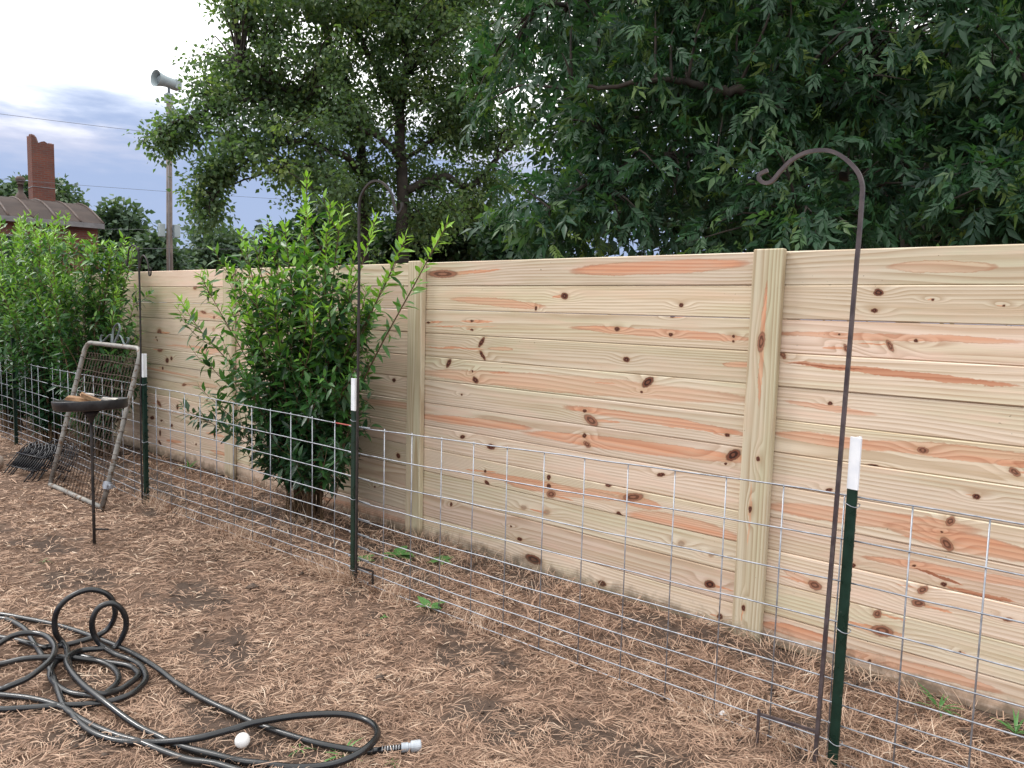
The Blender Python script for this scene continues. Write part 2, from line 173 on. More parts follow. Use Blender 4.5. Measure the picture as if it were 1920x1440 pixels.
def spline(pts, n):
    """Catmull-Rom resample to about n points per span"""
    p = np.asarray(pts, float); p = np.vstack([2*p[0]-p[1], p, 2*p[-1]-p[-2]])
    out = []
    for i in range(1, len(p)-2):
        for t in np.linspace(0, 1, n, endpoint=False):
            a, b, c, d = p[i-1], p[i], p[i+1], p[i+2]
            out.append(.5*((2*b)+(-a+c)*t+(2*a-5*b+4*c-d)*t*t+(-a+3*b-3*c+d)*t**3))
    out.append(p[-2]); return np.array(out)
def tube(pts, r, n=8, cap=True, flat=1.0, up=None):
    p = np.asarray(pts, float); m = len(p)
    r = np.broadcast_to(np.asarray(r, float), (m,))
    t = np.gradient(p, axis=0); t /= np.linalg.norm(t, axis=1)[:, None] + 1e-9
    u = np.array(up if up is not None else ((0, 0, 1.) if abs(t[0][2]) < .9 else (1., 0, 0)))
    v = []; a = np.linspace(0, 2*np.pi, n, endpoint=False) + (np.pi/4 if n == 4 else 0)
    for i in range(m):
        u = u - t[i]*(u@t[i]); u /= np.linalg.norm(u)+1e-9
        w = np.cross(t[i], u)
        v.append(p[i] + r[i]*(np.cos(a)[:, None]*u + flat*np.sin(a)[:, None]*w))
    v = np.concatenate(v); f = []
    for i in range(m-1):
        for j in range(n):
            k = (j+1) % n; f.append((i*n+j, i*n+k, (i+1)*n+k, (i+1)*n+j))
    if cap: f += [tuple(range(n-1, -1, -1)), tuple((m-1)*n+j for j in range(n))]
    return v, f

# ------------------------------------------------------------------ materials
class NT:
    def __init__(s, name):
        s.m = bpy.data.materials.new(name); s.m.use_nodes = True; s.t = s.m.node_tree
        s.b = s.t.nodes['Principled BSDF']; s.o = s.t.nodes['Material Output']
    def n(s, t, inp=None, **k):
        x = s.t.nodes.new(t)
        for a, b in k.items(): setattr(x, a, b)
        for a, b in (inp or {}).items():
            if hasattr(b, 'is_linked'): s.t.links.new(b, x.inputs[a])
            else: x.inputs[a].default_value = b
        return x
    def math(s, op, a, b=0., c=None, clamp=False):
        x = s.n('ShaderNodeMath', {0: a, 1: b}, operation=op, use_clamp=clamp)
        if c is not None:
            if hasattr(c, 'is_linked'): s.t.links.new(c, x.inputs[2])
            else: x.inputs[2].default_value = c
        return x.outputs[0]
    def mix(s, f, a, b, mode='MIX'):
        return s.n('ShaderNodeMix', {0: f, 6: a, 7: b}, data_type='RGBA', blend_type=mode).outputs[2]
    def ramp(s, f, a, b, lo=0., hi=1., smooth=True):
        return s.n('ShaderNodeMapRange', {0: f, 1: lo, 2: hi, 3: a, 4: b}, interpolation_type='SMOOTHSTEP' if smooth else 'LINEAR').outputs[0]
    def noise(s, vec, scale, detail=4, rough=.5, out=0, dist=0.):
        return s.n('ShaderNodeTexNoise', {'Vector': vec, 'Scale': scale, 'Detail': detail, 'Roughness': rough, 'Distortion': dist}).outputs[out]
    def map(s, vec, loc=(0,0,0), rot=(0,0,0), sc=(1,1,1), t='POINT'):
        return s.n('ShaderNodeMapping', {'Vector': vec, 'Location': loc, 'Rotation': rot, 'Scale': sc}, vector_type=t).outputs[0]
    def set(s, **k):
        for a, v in k.items():
            a = {'color': 'Base Color', 'rough': 'Roughness', 'metal': 'Metallic', 'spec': 'Specular IOR Level', 'normal': 'Normal'}[a]
            if hasattr(v, 'is_linked'): s.t.links.new(v, s.b.inputs[a])
            else: s.b.inputs[a].default_value = v
    def bump(s, h, st=.3, d=.01):
        s.set(normal=s.n('ShaderNodeBump', {'Height': h, 'Strength': st, 'Distance': d}).outputs[0])
def c4(*a): return (*a, 1.0)

def rough_mat(name, c1, c2, scale=8, rough=.6, metal=0., bump=.15, c3=None, t3=.62, spec=.4):
    k = NT(name); tc = k.n('ShaderNodeTexCoord').outputs['Object']
    f = k.noise(tc, scale, 6, .6)
    col = k.mix(k.ramp(f, 0, 1, .35, .65), c4(*c1), c4(*c2))
    if c3:
        g = k.noise(tc, scale*2.3, 5, .65)
        col = k.mix(k.ramp(g, 0, 1, t3, t3+.06), col, c4(*c3))
    k.set(color=col, rough=k.ramp(f, rough-.12, min(1, rough+.15), .3, .7), metal=metal, spec=spec)
    k.bump(k.noise(tc, scale*6, 4), bump, .004)
    return k.m

def leaf_mat(name, dark, mid, young, rough=.42, trans=.28):
    k = NT(name)
    a = k.n('ShaderNodeAttribute', attribute_name='tint').outputs['Fac']
    pos = k.n('ShaderNodeNewGeometry')
    nz = k.noise(pos.outputs['Position'], 1.3, 3)
    f = k.math('ADD', a, k.math('MULTIPLY', k.math('SUBTRACT', nz, .5), .35))
    cr = k.n('ShaderNodeValToRGB', {0: f})
    e = cr.color_ramp.elements
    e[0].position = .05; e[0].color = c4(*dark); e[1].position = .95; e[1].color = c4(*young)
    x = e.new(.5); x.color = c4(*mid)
    k.set(color=cr.outputs[0], rough=rough, spec=.45)
    tr = k.n('ShaderNodeBsdfTranslucent', {'Color': k.mix(1, cr.outputs[0], c4(1.3, 1.5, .55), 'MULTIPLY')})
    mx = k.n('ShaderNodeMixShader', {0: trans, 1: k.b.outputs[0], 2: tr.outputs[0]})
    k.t.links.new(mx.outputs[0], k.o.inputs[0])
    return k.m

def wood_mat(name, seed, knots=(), streaks=(), axis='X', base=None, mud=0.):
    """planed pine; u along the plank, v across, in metres"""
    k = NT(name)
    tc = k.n('ShaderNodeTexCoord').outputs['Object']
    sp = k.n('ShaderNodeSeparateXYZ', {0: tc}).outputs
    u, v = (sp[0], sp[2]) if axis == 'X' else (sp[2], sp[0])
    uv = k.n('ShaderNodeCombineXYZ', {0: u, 1: v, 2: 0.}).outputs[0]
    rr = random.Random(seed)
    # wobble so that edges are never clean ellipses: a slow one and a fine one
    def wobble(vec, sc, amp, det):
        w = k.n('ShaderNodeTexNoise', {'Vector': k.map(uv, (seed*3.7, seed*1.3, 0), (0,0,0), sc), 'Scale': 1., 'Detail': det}).outputs['Color']
        w = k.n('ShaderNodeVectorMath', {0: w, 1: (.5, .5, .5)}, operation='SUBTRACT').outputs[0]
        return k.n('ShaderNodeVectorMath', {0: w, 1: amp, 2: vec}, operation='MULTIPLY_ADD').outputs[0]
    wk = wobble(uv, (55, 70, 1), (.014, .012, 0), 3.)
    wuv = wobble(wk, (4.5, 22, 1), (.03, .024, 0), 2.)
    kd = kf = bumpv = heart = hol = edge = kring = None
    def acc(op, a, b): return b if a is None else k.math(op, a, b)
    streaks = list(streaks)
    for (ku, kv, rx, ry, ang, kind) in knots:
        rx, ry = max(rx, .0035), max(ry, .0035)
        q = k.map(wk, (ku, kv, 0), (0, 0, R(ang)), (rx, ry, 1), 'TEXTURE')
        d = k.n('ShaderNodeVectorMath', {0: q}, operation='LENGTH').outputs['Value']
        m = k.ramp(d, 1, 0, .78, 1.08)
        if kind == 1: m = k.math('MULTIPLY', m, .4)
        if kind == 2: kf = acc('MAXIMUM', kf, m)
        else: kd = acc('MAXIMUM', kd, m)
        kring = acc('MINIMUM', kring, d)
        q2 = k.map(uv, (ku, kv, 0), (0, 0, R(ang*.3)), (rx*2.0+.03, ry*1.3+.005, 1), 'TEXTURE')
        d2 = k.n('ShaderNodeVectorMath', {0: q2}, operation='LENGTH').outputs['Value']
        bumpv = acc('ADD', bumpv, k.ramp(d2, 1, 0, 0, 2.0))
        hol = acc('MAXIMUM', hol, k.math('MULTIPLY', k.ramp(d, 1, 0, .9, 1.9), .42))
        if kind == 2 and rx > .012 or rr.random() < .3:
            s = rr.choice((-1, 1)); L_ = rx*rr.uniform(1.6, 3.2)
            streaks.append((ku+s*L_*.75, kv+rr.uniform(-.3, .3)*ry, L_, ry*rr.uniform(.2, .4), rr.uniform(-4, 4), 1.15))
    for (ku, kv, rx, ry, ang, st) in streaks:
        q = k.map(wuv, (ku, kv, 0), (0, 0, R(ang)), (rx, max(ry, .0025), 1), 'TEXTURE')
        d = k.n('ShaderNodeVectorMath', {0: q}, operation='LENGTH').outputs['Value']
        m = k.math('MULTIPLY', k.ramp(d, 1, 0, .84, 1.02), st)
        heart = acc('MAXIMUM', heart, m)
        if ry > .008:
            e = k.math('MULTIPLY', k.ramp(d, 0, 1, .80, .93), k.ramp(d, 1, 0, .95, 1.03))
            edge = acc('MAXIMUM', edge, k.math('MULTIPLY', e, .5))
    # growth rings: near-parallel lines that drift along the board and bend around knots
    fld = k.noise(k.map(uv, (seed*7.1, seed*2.9, seed), (0,0,0), (.55, 3.2, 1)), 1., 2, .4)
    v0 = rr.uniform(-.1, .1); kv_ = rr.uniform(34, 72); k2 = rr.choice((0, 0, 200, -200, 420))
    dv = k.math('SUBTRACT', v, v0)
    g = k.math('MULTIPLY_ADD', dv, kv_, k.math('MULTIPLY', k.math('MULTIPLY', dv, dv), k2))
    g = k.math('MULTIPLY_ADD', fld, rr.uniform(3, 8), g)
    if bumpv is not None: g = k.math('MULTIPLY_ADD', bumpv, 1.6, g)
    ring = k.math('FRACT', g)
    ring = k.math('MULTIPLY', k.ramp(ring, 0, 1, .25, .9, False), k.ramp(ring, 1, 0, .9, 1., False))
    fine = k.noise(k.map(uv, (seed, 0, 0), (0,0,0), (3, 420, 1)), 1., 2, .6)
    big = k.noise(k.map(uv, (seed*1.7, 3, 0), (0,0,0), (1.0, 9, 1)), 1., 3, .5)
    big2 = k.noise(k.map(uv, (seed*2.3, 8, 0), (0,0,0), (2.2, 14, 1)), 1., 3, .55)
    band = k.noise(k.map(uv, (seed*5.3, 2, 0), (0,0,0), (.7, 30, 1)), 1., 3, .6)
    f_ = rr.uniform(.86, 1.06)
    b1 = base or rr.choice([(.74, .625, .50), (.77, .635, .515), (.72, .615, .47), (.76, .605, .49), (.70, .61, .475)])
    b1 = tuple(x*f_ for x in b1)
    late = (b1[0]*.60, b1[1]*.49, b1[2]*.395)
    green = (b1[0]*.85, b1[1]*.92, b1[2]*.80); pink = (b1[0]*1.0, b1[1]*.90, b1[2]*.87)
    col = k.mix(k.ramp(big, 0, .65, .42, .66), c4(*b1), c4(*green))
    col = k.mix(k.ramp(big2, 0, .8, .5, .7), col, c4(*pink))
    col = k.mix(k.math('MULTIPLY', ring, k.ramp(big2, .95, .4, .3, .7)), col, c4(*late))
    col = k.mix(k.ramp(band, 0, .62, .48, .72), col, c4(b1[0]*.74, b1[1]*.64, b1[2]*.53))
    col = k.mix(k.ramp(fine, 0, .3, .45, .75), col, c4(*[x*.72 for x in late]))
    if heart is not None:
        hn = k.math('MULTIPLY', k.ramp(big2, .7, 1.0, .35, .6), k.ramp(band, 1.05, .6, .38, .66))
        hc = k.mix(k.math('MULTIPLY', ring, .65), c4(.66, .335, .20), c4(.43, .165, .085))
        col = k.mix(k.math('MINIMUM', k.math('MULTIPLY', k.math('MULTIPLY', heart, hn), 1.0), .97), col, hc)
        col = k.mix(k.ramp(heart, 0, .75, 1.2, 2.2, False), col, c4(.22, .07, .035))
    if edge is not None: col = k.mix(k.math('MULTIPLY', edge, k.ramp(big, .2, 1, .4, .6)), col, c4(.36, .14, .07))
    if hol is not None: col = k.mix(hol, col, c4(.46, .29, .165))
    if kring is not None: kc = k.ramp(k.math('SINE', k.math('MULTIPLY', kring, 11.)), 0, 1, -.6, .8)
    if kf is not None:
        col = k.mix(k.math('MULTIPLY', kf, .93), col, k.mix(kc, c4(.10, .035, .02), c4(.29, .125, .075)))
    if kd is not None:
        col = k.mix(kd, col, k.mix(kc, c4(.04, .014, .009), c4(.17, .062, .036)))
    # specks of mud and mould
    sk = k.noise(k.map(uv, (seed*11, seed*5, 0), (0,0,0), (34, 44, 1)), 1., 3, .7)
    skl = k.noise(k.map(uv, (seed*4, seed*9, 0), (0,0,0), (2.4, 6, 1)), 1., 1)
    sm = k.math('MULTIPLY', k.ramp(sk, 0, 1, .68, .72), k.ramp(skl, 0, .85, .54, .64))
    col = k.mix(sm, col, c4(.09, .075, .045))
    if mud:  # soil splash, plus dark contact shade painted along the lower edge
        pz = k.n('ShaderNodeSeparateXYZ', {0: k.n('ShaderNodeNewGeometry').outputs['Position']}).outputs[2]
        mn = k.noise(k.map(tc, (seed, 0, 0), (0,0,0), (14, 14, 14)), 1., 5, .65)
        mm = k.ramp(k.math('MULTIPLY_ADD', mn, -.22, pz), .8, 0, -.11, .0)
        col = k.mix(mm, col, c4(.12, .09, .06))
    k.set(color=col, rough=.72, spec=.25)
    k.bump(k.math('ADD', k.math('MULTIPLY', ring, .5), fine), .22, .0015)
    return k.m

M = {}
M['galv'] = rough_mat('galvanised_wire', (.27, .285, .32), (.42, .44, .48), 30, .42, .7, .1)
M['galv_old'] = rough_mat('weathered_pipe', (.20, .19, .175), (.31, .295, .27), 9, .55, .35, .2, (.13, .08, .05), .56)
M['rustwire'] = rough_mat('rusty_wire', (.06, .042, .034), (.12, .085, .065), 20, .7, .3, .2)
M['green'] = rough_mat('green_paint', (.0035, .020, .0135), (.006, .030, .020), 14, .33, 0, .06, (.045, .06, .055), .66)
M['white'] = rough_mat('white_paint', (.74, .77, .82), (.83, .85, .88), 12, .4, 0, .05, (.55, .55, .55), .78)
M['hook'] = rough_mat('bronze_brown_paint', (.055, .042, .045), (.095, .075, .078), 16, .45, .15, .1, (.26, .24, .24), .72)
M['black'] = rough_mat('black_paint', (.012, .012, .014), (.03, .03, .032), 20, .42, 0, .1, (.12, .11, .11), .68)
M['blackrust'] = rough_mat('black_iron', (.018, .017, .018), (.045, .036, .032), 18, .55, .2, .15, (.13, .075, .05), .64)
M['edging'] = rough_mat('chipped_black_paint', (.010, .010, .012), (.028, .028, .032), 20, .3, .2, .1, (.10, .10, .11), .66)
M['scroll'] = rough_mat('flat_iron_scroll', (.12, .15, .16), (.2, .23, .24), 14, .5, .5, .1)
M['bark'] = rough_mat('bark', (.028, .023, .019), (.065, .052, .043), 7, .9, 0, .6)
M['barkgrey'] = rough_mat('grey_bark', (.045, .04, .037), (.10, .088, .078), 7, .9, 0, .6)
M['stem'] = rough_mat('shrub_stem', (.085, .05, .028), (.15, .10, .055), 14, .8, 0, .3)
M['leaf_shrub'] = leaf_mat('shrub_leaf', (.018, .052, .026), (.060, .165, .036), (.27, .48, .065), .36, .28)
M['leaf_hedge'] = leaf_mat('hedge_leaf', (.022, .066, .034), (.075, .185, .050), (.24, .43, .07), .36, .28)
M['leaf_maple'] = leaf_mat('maple_leaf', (.062, .110, .066), (.115, .185, .098), (.22, .28, .11), .5, .48)
M['leaf_pecan'] = leaf_mat('long_leaflet', (.017, .054, .031), (.044, .110, .050), (.20, .29, .065), .46, .34)
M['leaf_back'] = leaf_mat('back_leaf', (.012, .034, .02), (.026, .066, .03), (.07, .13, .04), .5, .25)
M['leaf_far_hazed'] = leaf_mat('hazed_far_leaf', (.045, .085, .060), (.075, .125, .075), (.12, .18, .085), .55, .25)  # greens lightened, distance haze put into the leaf colour
M['weed'] = leaf_mat('weed_leaf', (.03, .08, .03), (.08, .22, .06), (.22, .42, .11), .4, .2)
M['log'] = rough_mat('pale_log', (.46, .38, .33), (.58, .50, .45), 6, .8, 0, .3, (.25, .18, .14), .62)
M['chip'] = rough_mat('split_wood', (.24, .13, .07), (.40, .25, .14), 12, .85, 0, .3)
M['chip_pale'] = rough_mat('bleached_wood', (.48, .44, .40), (.60, .56, .52), 12, .85, 0, .3)
M['egg'] = rough_mat('white_shell', (.78, .77, .76), (.84, .83, .83), 10, .45, 0, .03, (.55, .48, .42), .74)
M['plastic'] = rough_mat('grey_plastic', (.33, .36, .40), (.48, .51, .55), 20, .4, .3, .08)
M['spring'] = rough_mat('spring_steel', (.5, .51, .53), (.62, .63, .65), 30, .3, .9, .05)
M['litter'] = rough_mat('white_scrap', (.7, .72, .75), (.82, .83, .85), 20, .6, 0, .2)
def hose_mat():
    k = NT('black_rubber'); tc = k.n('ShaderNodeTexCoord').outputs['Object']
    f = k.noise(tc, 9, 6, .65); d = k.noise(tc, 60, 4, .7)
    col = k.mix(k.ramp(f, 0, .5, .45, .75), c4(.007, .008, .010), c4(.032, .031, .031))
    col = k.mix(k.ramp(d, 0, .6, .68, .76), col, c4(.15, .12, .10))
    k.set(color=col, rough=k.ramp(f, .17, .38, .35, .65), spec=.6)
    k.bump(d, .12, .002); return k.m
M['hose'] = hose_mat()
def brick_mat(name, c1, c2, mortar, sc=1.0):
    k = NT(name); g = k.n('ShaderNodeTexCoord').outputs['Object']
    s = k.n('ShaderNodeSeparateXYZ', {0: g}).outputs
    v = k.n('ShaderNodeCombineXYZ', {0: k.math('ADD', s[0], s[1]), 1: s[2], 2: 0.}).outputs[0]
    b = k.n('ShaderNodeTexBrick', {'Vector': v, 'Color1': c4(*c1), 'Color2': c4(*c2), 'Mortar': c4(*mortar), 'Scale': sc, 'Mortar Size': .012, 'Bias': -.1, 'Brick Width': .22, 'Row Height': .075})
    n = k.noise(g, 2.2, 5, .65)
    col = k.mix(k.ramp(n, 0, .6, .4, .75), b.outputs[0], c4(.09, .06, .055))
    k.set(color=col, rough=.9, spec=.2); k.bump(b.outputs[1], -.5, .01); return k.m
M['brick'] = brick_mat('red_brick', (.15, .048, .036), (.20, .070, .048), (.14, .095, .08))
M['roofmetal'] = rough_mat('brown_roof_sheet', (.042, .031, .028), (.075, .058, .052), 1.2, .85, 0., .2, (.11, .095, .085), .66, .15)
M['fascia'] = rough_mat('grey_fascia', (.16, .155, .16), (.22, .215, .22), 3, .7, 0, .1)
M['vent'] = rough_mat('rusty_vent', (.07, .05, .045), (.12, .085, .07), 4, .7, .3, .1)
M['polewood'] = rough_mat('weathered_pole', (.15, .125, .11), (.24, .20, .175), 2.5, .9, 0, .3)
M['siren'] = rough_mat('pale_grey_green_paint', (.27, .33, .35), (.34, .40, .42), 3, .55, 0, .05)
M['sirendark'] = rough_mat('siren_throat', (.16, .19, .22), (.2, .24, .26), 3, .6, 0, .05)
M['cable'] = rough_mat('grey_cable', (.10, .105, .12), (.13, .135, .15), 3, .6, 0, .0)
M['glass'] = rough_mat('dark_window', (.02, .024, .03), (.03, .035, .04), 3, .15, 0, 0)
def ground_mat():
    k = NT('dry_lawn'); p = k.n('ShaderNodeTexCoord').outputs['Object']
    a = k.noise(p, 1.7, 6, .6); b = k.noise(p, 9, 6, .65); c = k.noise(p, 60, 5, .7, dist=1.5)
    f1 = k.noise(k.map(p, (0,0,0), (0,0,.5), (160, 22, 1)), 1., 3, .6); f2 = k.noise(k.map(p, (3,0,0), (0,0,2.0), (140, 18, 1)), 1., 3, .6)
    straw = k.mix(k.ramp(k.math('MAXIMUM', f1, f2), 0, 1, .42, .72), c4(.075, .048, .036), c4(.27, .178, .128))
    sl_ = k.mix(c, c4(.045, .033, .028), c4(.12, .084, .064))
    sa = k.n('ShaderNodeAttribute', attribute_name='soil').outputs['Fac']
    m = k.math('ADD', sa, k.math('MULTIPLY', k.math('SUBTRACT', b, .5), 1.1))
    col = k.mix(k.ramp(m, 0, 1, .25, .75), straw, sl_)
    k.set(color=col, rough=.95, spec=.15)
    k.bump(k.math('ADD', b, k.math('MULTIPLY', c, .5)), .6, .02); return k.m
M['ground'] = ground_mat()
def straw_mat():
    k = NT('dead_grass'); a = k.n('ShaderNodeAttribute', attribute_name='tint').outputs['Fac']
    cr = k.n('ShaderNodeValToRGB', {0: a}); e = cr.color_ramp.elements
    e[0].color = c4(.17, .105, .075); e[1].color = c4(.76, .62, .48)
    x = e.new(.45); x.color = c4(.41, .262, .182); x = e.new(.8); x.color = c4(.59, .43, .315)
    k.set(color=cr.outputs[0], rough=.7, spec=.3); return k.m
M['straw'] = straw_mat()

# ------------------------------------------------------------------ ground
_lat = rng.random((64, 64))
def vnoise(x, y, s, ox=0., oy=0.):
    x = np.asarray(x)*s + ox + 1000*64; y = np.asarray(y)*s + oy + 1000*64
    i = np.floor(x).astype(int); j = np.floor(y).astype(int); a = x-i; b = y-j
    a = a*a*(3-2*a); b = b*b*(3-2*b); i %= 64; j %= 64; i2 = (i+1) % 64; j2 = (j+1) % 64
    return (_lat[i, j]*(1-a)+_lat[i2, j]*a)*(1-b) + (_lat[i, j2]*(1-a)+_lat[i2, j2]*a)*b
PATCH = [(-1.75, 3.36, .42, .10), (-1.38, 3.42, .30, .12), (-1.0, 3.42, .25, .08), (-1.85, 2.1, .25, .12), (-1.5, 2.25, .22, .14), (-1.25, 2.3, .2, .12),
         (-3.7, 3.2, .7, .28), (-3.0, 3.35, .5, .15), (-5.0, 3.2, .8, .3), (-3.9, 1.9, .3, .2), (-3.2, 1.75, .3, .18), (-4.6, 1.6, .3, .2), (-5.4, 1.7, .3, .2),
         (-6.8, 2.9, .8, .25), (-2.75, 2.6, .25, .15), (-2.3, 2.45, .3, .15), (-7.9, 2.9, .8, .3)]
def soil(x, y):
    n = .5*vnoise(x, y, 1.5)+.3*vnoise(x, y, 4.1, 7, 3)+.2*vnoise(x, y, 11, 3, 9)
    s = np.clip((n-.55)*4.5, 0, .75)
    for px, py, a, b in PATCH:
        d = ((x-px)/a)**2+((y-py)/b)**2 + (vnoise(x, y, 9, 5, 5)-.5)*1.8+(vnoise(x, y, 27, 5, 1)-.5)*1.2
        s = np.maximum(s, np.clip(.95-.75*d, 0, .85))
    s = np.maximum(s, np.clip((y-3.36)*5 + (vnoise(x, y, 3, 1, 8)-.5)*1.2, 0, .8)*(y < 4.2))  # strip along the boards: dark soil, with shade there put into the colour
    return s
def gz(x, y):
    z = .024*(vnoise(x, y, .9, 2, 2)-.5)+.022*(vnoise(x, y, 3.2, 4, 1)-.5)+.018*(vnoise(x, y, 9, 8, 8)-.5)
    for px, py, a, b, h in ((-1.72, 3.36, .30, .10, .045), (-1.36, 3.45, .2, .1, .03), (-1.85, 2.15, .25, .15, .02), (-4.75, 3.2, .6, .3, .04)):
        z = z + h*np.exp(-((x-px)/a)**2-((y-py)/b)**2)
    return z
xs = np.concatenate([[-900, -400, -200, -110, -70, -48, -34, -26, -20, -16, -14], np.arange(-12.6, 2.81, .045), [3.2, 4, 6, 10, 18, 40, 100, 300, 900]])
ys = np.concatenate([[-900, -300, -100, -40, -15, -6, -3, -2], np.arange(-1.6, 3.86, .045), [4, 4.4, 5, 6, 8, 11, 15, 20, 28, 40, 70, 150, 400, 900]])
gx, gy = np.meshgrid(xs, ys, indexing='ij')
gv = np.stack([gx, gy, gz(gx, gy)], -1).reshape(-1, 3)
nx, ny = len(xs), len(ys)
ii = (np.arange(nx-1)[:, None]*ny+np.arange(ny-1)[None]).ravel()
gm = np_mesh('ground', gv, np.stack([ii, ii+ny, ii+ny+1, ii+1], 1), M['ground'], True)
at_ = gm.attributes.new('soil', 'FLOAT', 'POINT'); at_.data.foreach_set('value', soil(gv[:, 0], gv[:, 1]).astype(np.float32))
tag(obj('ground', gm), 'bare lawn of dead brown grass and dark soil', 'ground', kind='structure')

def blades(n, x, y, length, width, elev, tint, lift):
    """n bent blades, 2 quads each"""
    az = 14*vnoise(x, y, 3.4, 3, 3)+9*vnoise(x, y, 8, 1, 6)+rng.normal(0, .75, n)
    z = gz(x, y)+lift
    d1 = np.stack([np.cos(az)*np.cos(elev), np.sin(az)*np.cos(elev), np.sin(elev)], 1)
    az2 = az+rng.normal(0, .3, n); e2 = elev*rng.uniform(.1, 1.0, n)-np.abs(rng.normal(0, .12, n))
    d2 = np.stack([np.cos(az2)*np.cos(e2), np.sin(az2)*np.cos(e2), np.sin(e2)], 1)
    p0 = np.stack([x, y, z], 1); p1 = p0+d1*(length*.5)[:, None]; p2 = p1+d2*(length*.5)[:, None]
    s = np.cross(d1, rng.normal(0, 1, (n, 3))*.5+np.array([0, 0, 1.])); s /= np.linalg.norm(s, axis=1)[:, None]+1e-9
    w = (width*.5)[:, None]*s
    v = np.stack([p0-w*.8, p0+w*.8, p1-w, p1+w, p2-w*.25, p2+w*.25], 1).reshape(-1, 3)
    b = np.arange(n)[:, None]*6
    f = np.stack([b+np.array([0, 1, 3, 2]), b+np.array([2, 3, 5, 4])], 1).reshape(-1, 4)
    return v, f, np.repeat(tint, 2)
N = 330000
r = np.exp(rng.uniform(np.log(1.3), np.log(13), N)); th = rng.uniform(R(82), R(183), N)
x, y = r*np.cos(th), r*np.sin(th)
k = (y < 3.5) & (y > -1.2)
sv = soil(x, y)
mat_ = np.clip((vnoise(x, y, 13, 6, 2)-.42)*3, 0, 1)*.45
k &= rng.random(N) > np.clip(sv*.78+mat_*.6, 0, .92)
x, y, r, sv = x[k], y[k], r[k], sv[k]; n = len(x)
clump = vnoise(x, y, 6, 2, 7)
L = rng.uniform(.02, .08, n)*(1+.5*(rng.random(n) < .06)); W = rng.uniform(.0014, .0034, n)*np.clip(r/3.0, .9, 2.2)
tint = np.clip(.15+.55*rng.random(n)**1.2+.35*(clump-.5)+.3*(rng.random(n) < .08), 0, 1)
behind = np.clip((y-2.75)*4, 0, 1)*(x > -8)
EL = np.clip(rng.normal(.08, .17, n)+behind*rng.uniform(0, .7, n)*(rng.random(n) < .6), -.2, 1.2)
v, f, t = blades(n, x, y, L*(1+.3*behind), W, EL, tint, rng.uniform(.0, .016, n)+.01*clump)
tag(obj('dead_grass', np_mesh('dead_grass', v, f, M['straw'], False, t)), 'layer of dry brown grass clippings covering the ground', 'dry grass', kind='stuff')
# uncut dead tufts along the wire and the boards
n = 24000
x = rng.uniform(-12.5, 2.2, n)
tuft = vnoise(x, x*0, 3.1, 9, 4)
line = rng.random(n)
y = np.where(line < .6, np.interp(x, [-12, -6, -3.4, -.8, 2], [2.72, 2.6, 2.66, 2.745, 2.8])+rng.normal(0, .045, n), np.where(line < .75, 3.47+rng.normal(0, .03, n), rng.uniform(2.8, 3.45, n)))
near = np.exp(-((x+3.43)/.35)**2)+.7*np.exp(-((x+5.9)/.35)**2)+.55*np.exp(-((x+4.7)/1.0)**2)+.25*np.exp(-((x+.8)/.3)**2)
k = rng.random(n) < np.clip(.15+1.6*(tuft-.45)+near, .06, 1)
x, y = x[k], y[k]; n = len(x); near = near[k]
v, f, t = blades(n, x, y, rng.uniform(.05, .13, n)*(1+.6*near), rng.uniform(.0018, .0032, n), np.clip(rng.normal(.75, .35, n), .1, 1.5), np.clip(rng.normal(.6, .2, n), .1, 1), np.zeros(n)-.003)
tag(obj('dead_grass_tufts', np_mesh('dead_grass_tufts', v, f, M['straw'], False, t)), 'uncut dry grass standing along the wire and boards', 'dry grass', kind='stuff')

# crumbs of soil and bits of dead leaf
n = 5200
r = np.exp(rng.uniform(np.log(1.4), np.log(10), n)); th = rng.uniform(R(84), R(180), n); x, y = r*np.cos(th), r*np.sin(th)
k = (y < 3.5) & (rng.random(n) < np.clip(soil(x, y)*1.1+.12, 0, 1)); x, y, r = x[k], y[k], r[k]; n = len(x)
oc = np.array([(1,0,0),(-1,0,0),(0,1,0),(0,-1,0),(0,0,1),(0,0,-1.)]); of = np.array([(0,2,4),(2,1,4),(1,3,4),(3,0,4),(2,0,5),(1,2,5),(3,1,5),(0,3,5)])
s = rng.gamma(2., .0032, n)+.002
v = (oc[None]*rng.uniform(.6, 1.35, (n, 6, 1))+rng.normal(0, .18, (n, 6, 3)))*s[:, None, None]*np.array([1, 1, .7])+np.stack([x, y, gz(x, y)+s*.4], 1)[:, None]
M['clod'] = rough_mat('soil_crumb', (.05, .037, .03), (.12, .085, .065), 40, .95, 0, .3)
tag(obj('soil_crumbs', np_mesh('soil_crumbs', v.reshape(-1, 3), (np.arange(n)[:, None, None]*6+of[None]).reshape(-1, 3), M['clod'])), 'crumbs of dark soil strewn over bare patches of the lawn', 'soil', kind='stuff')

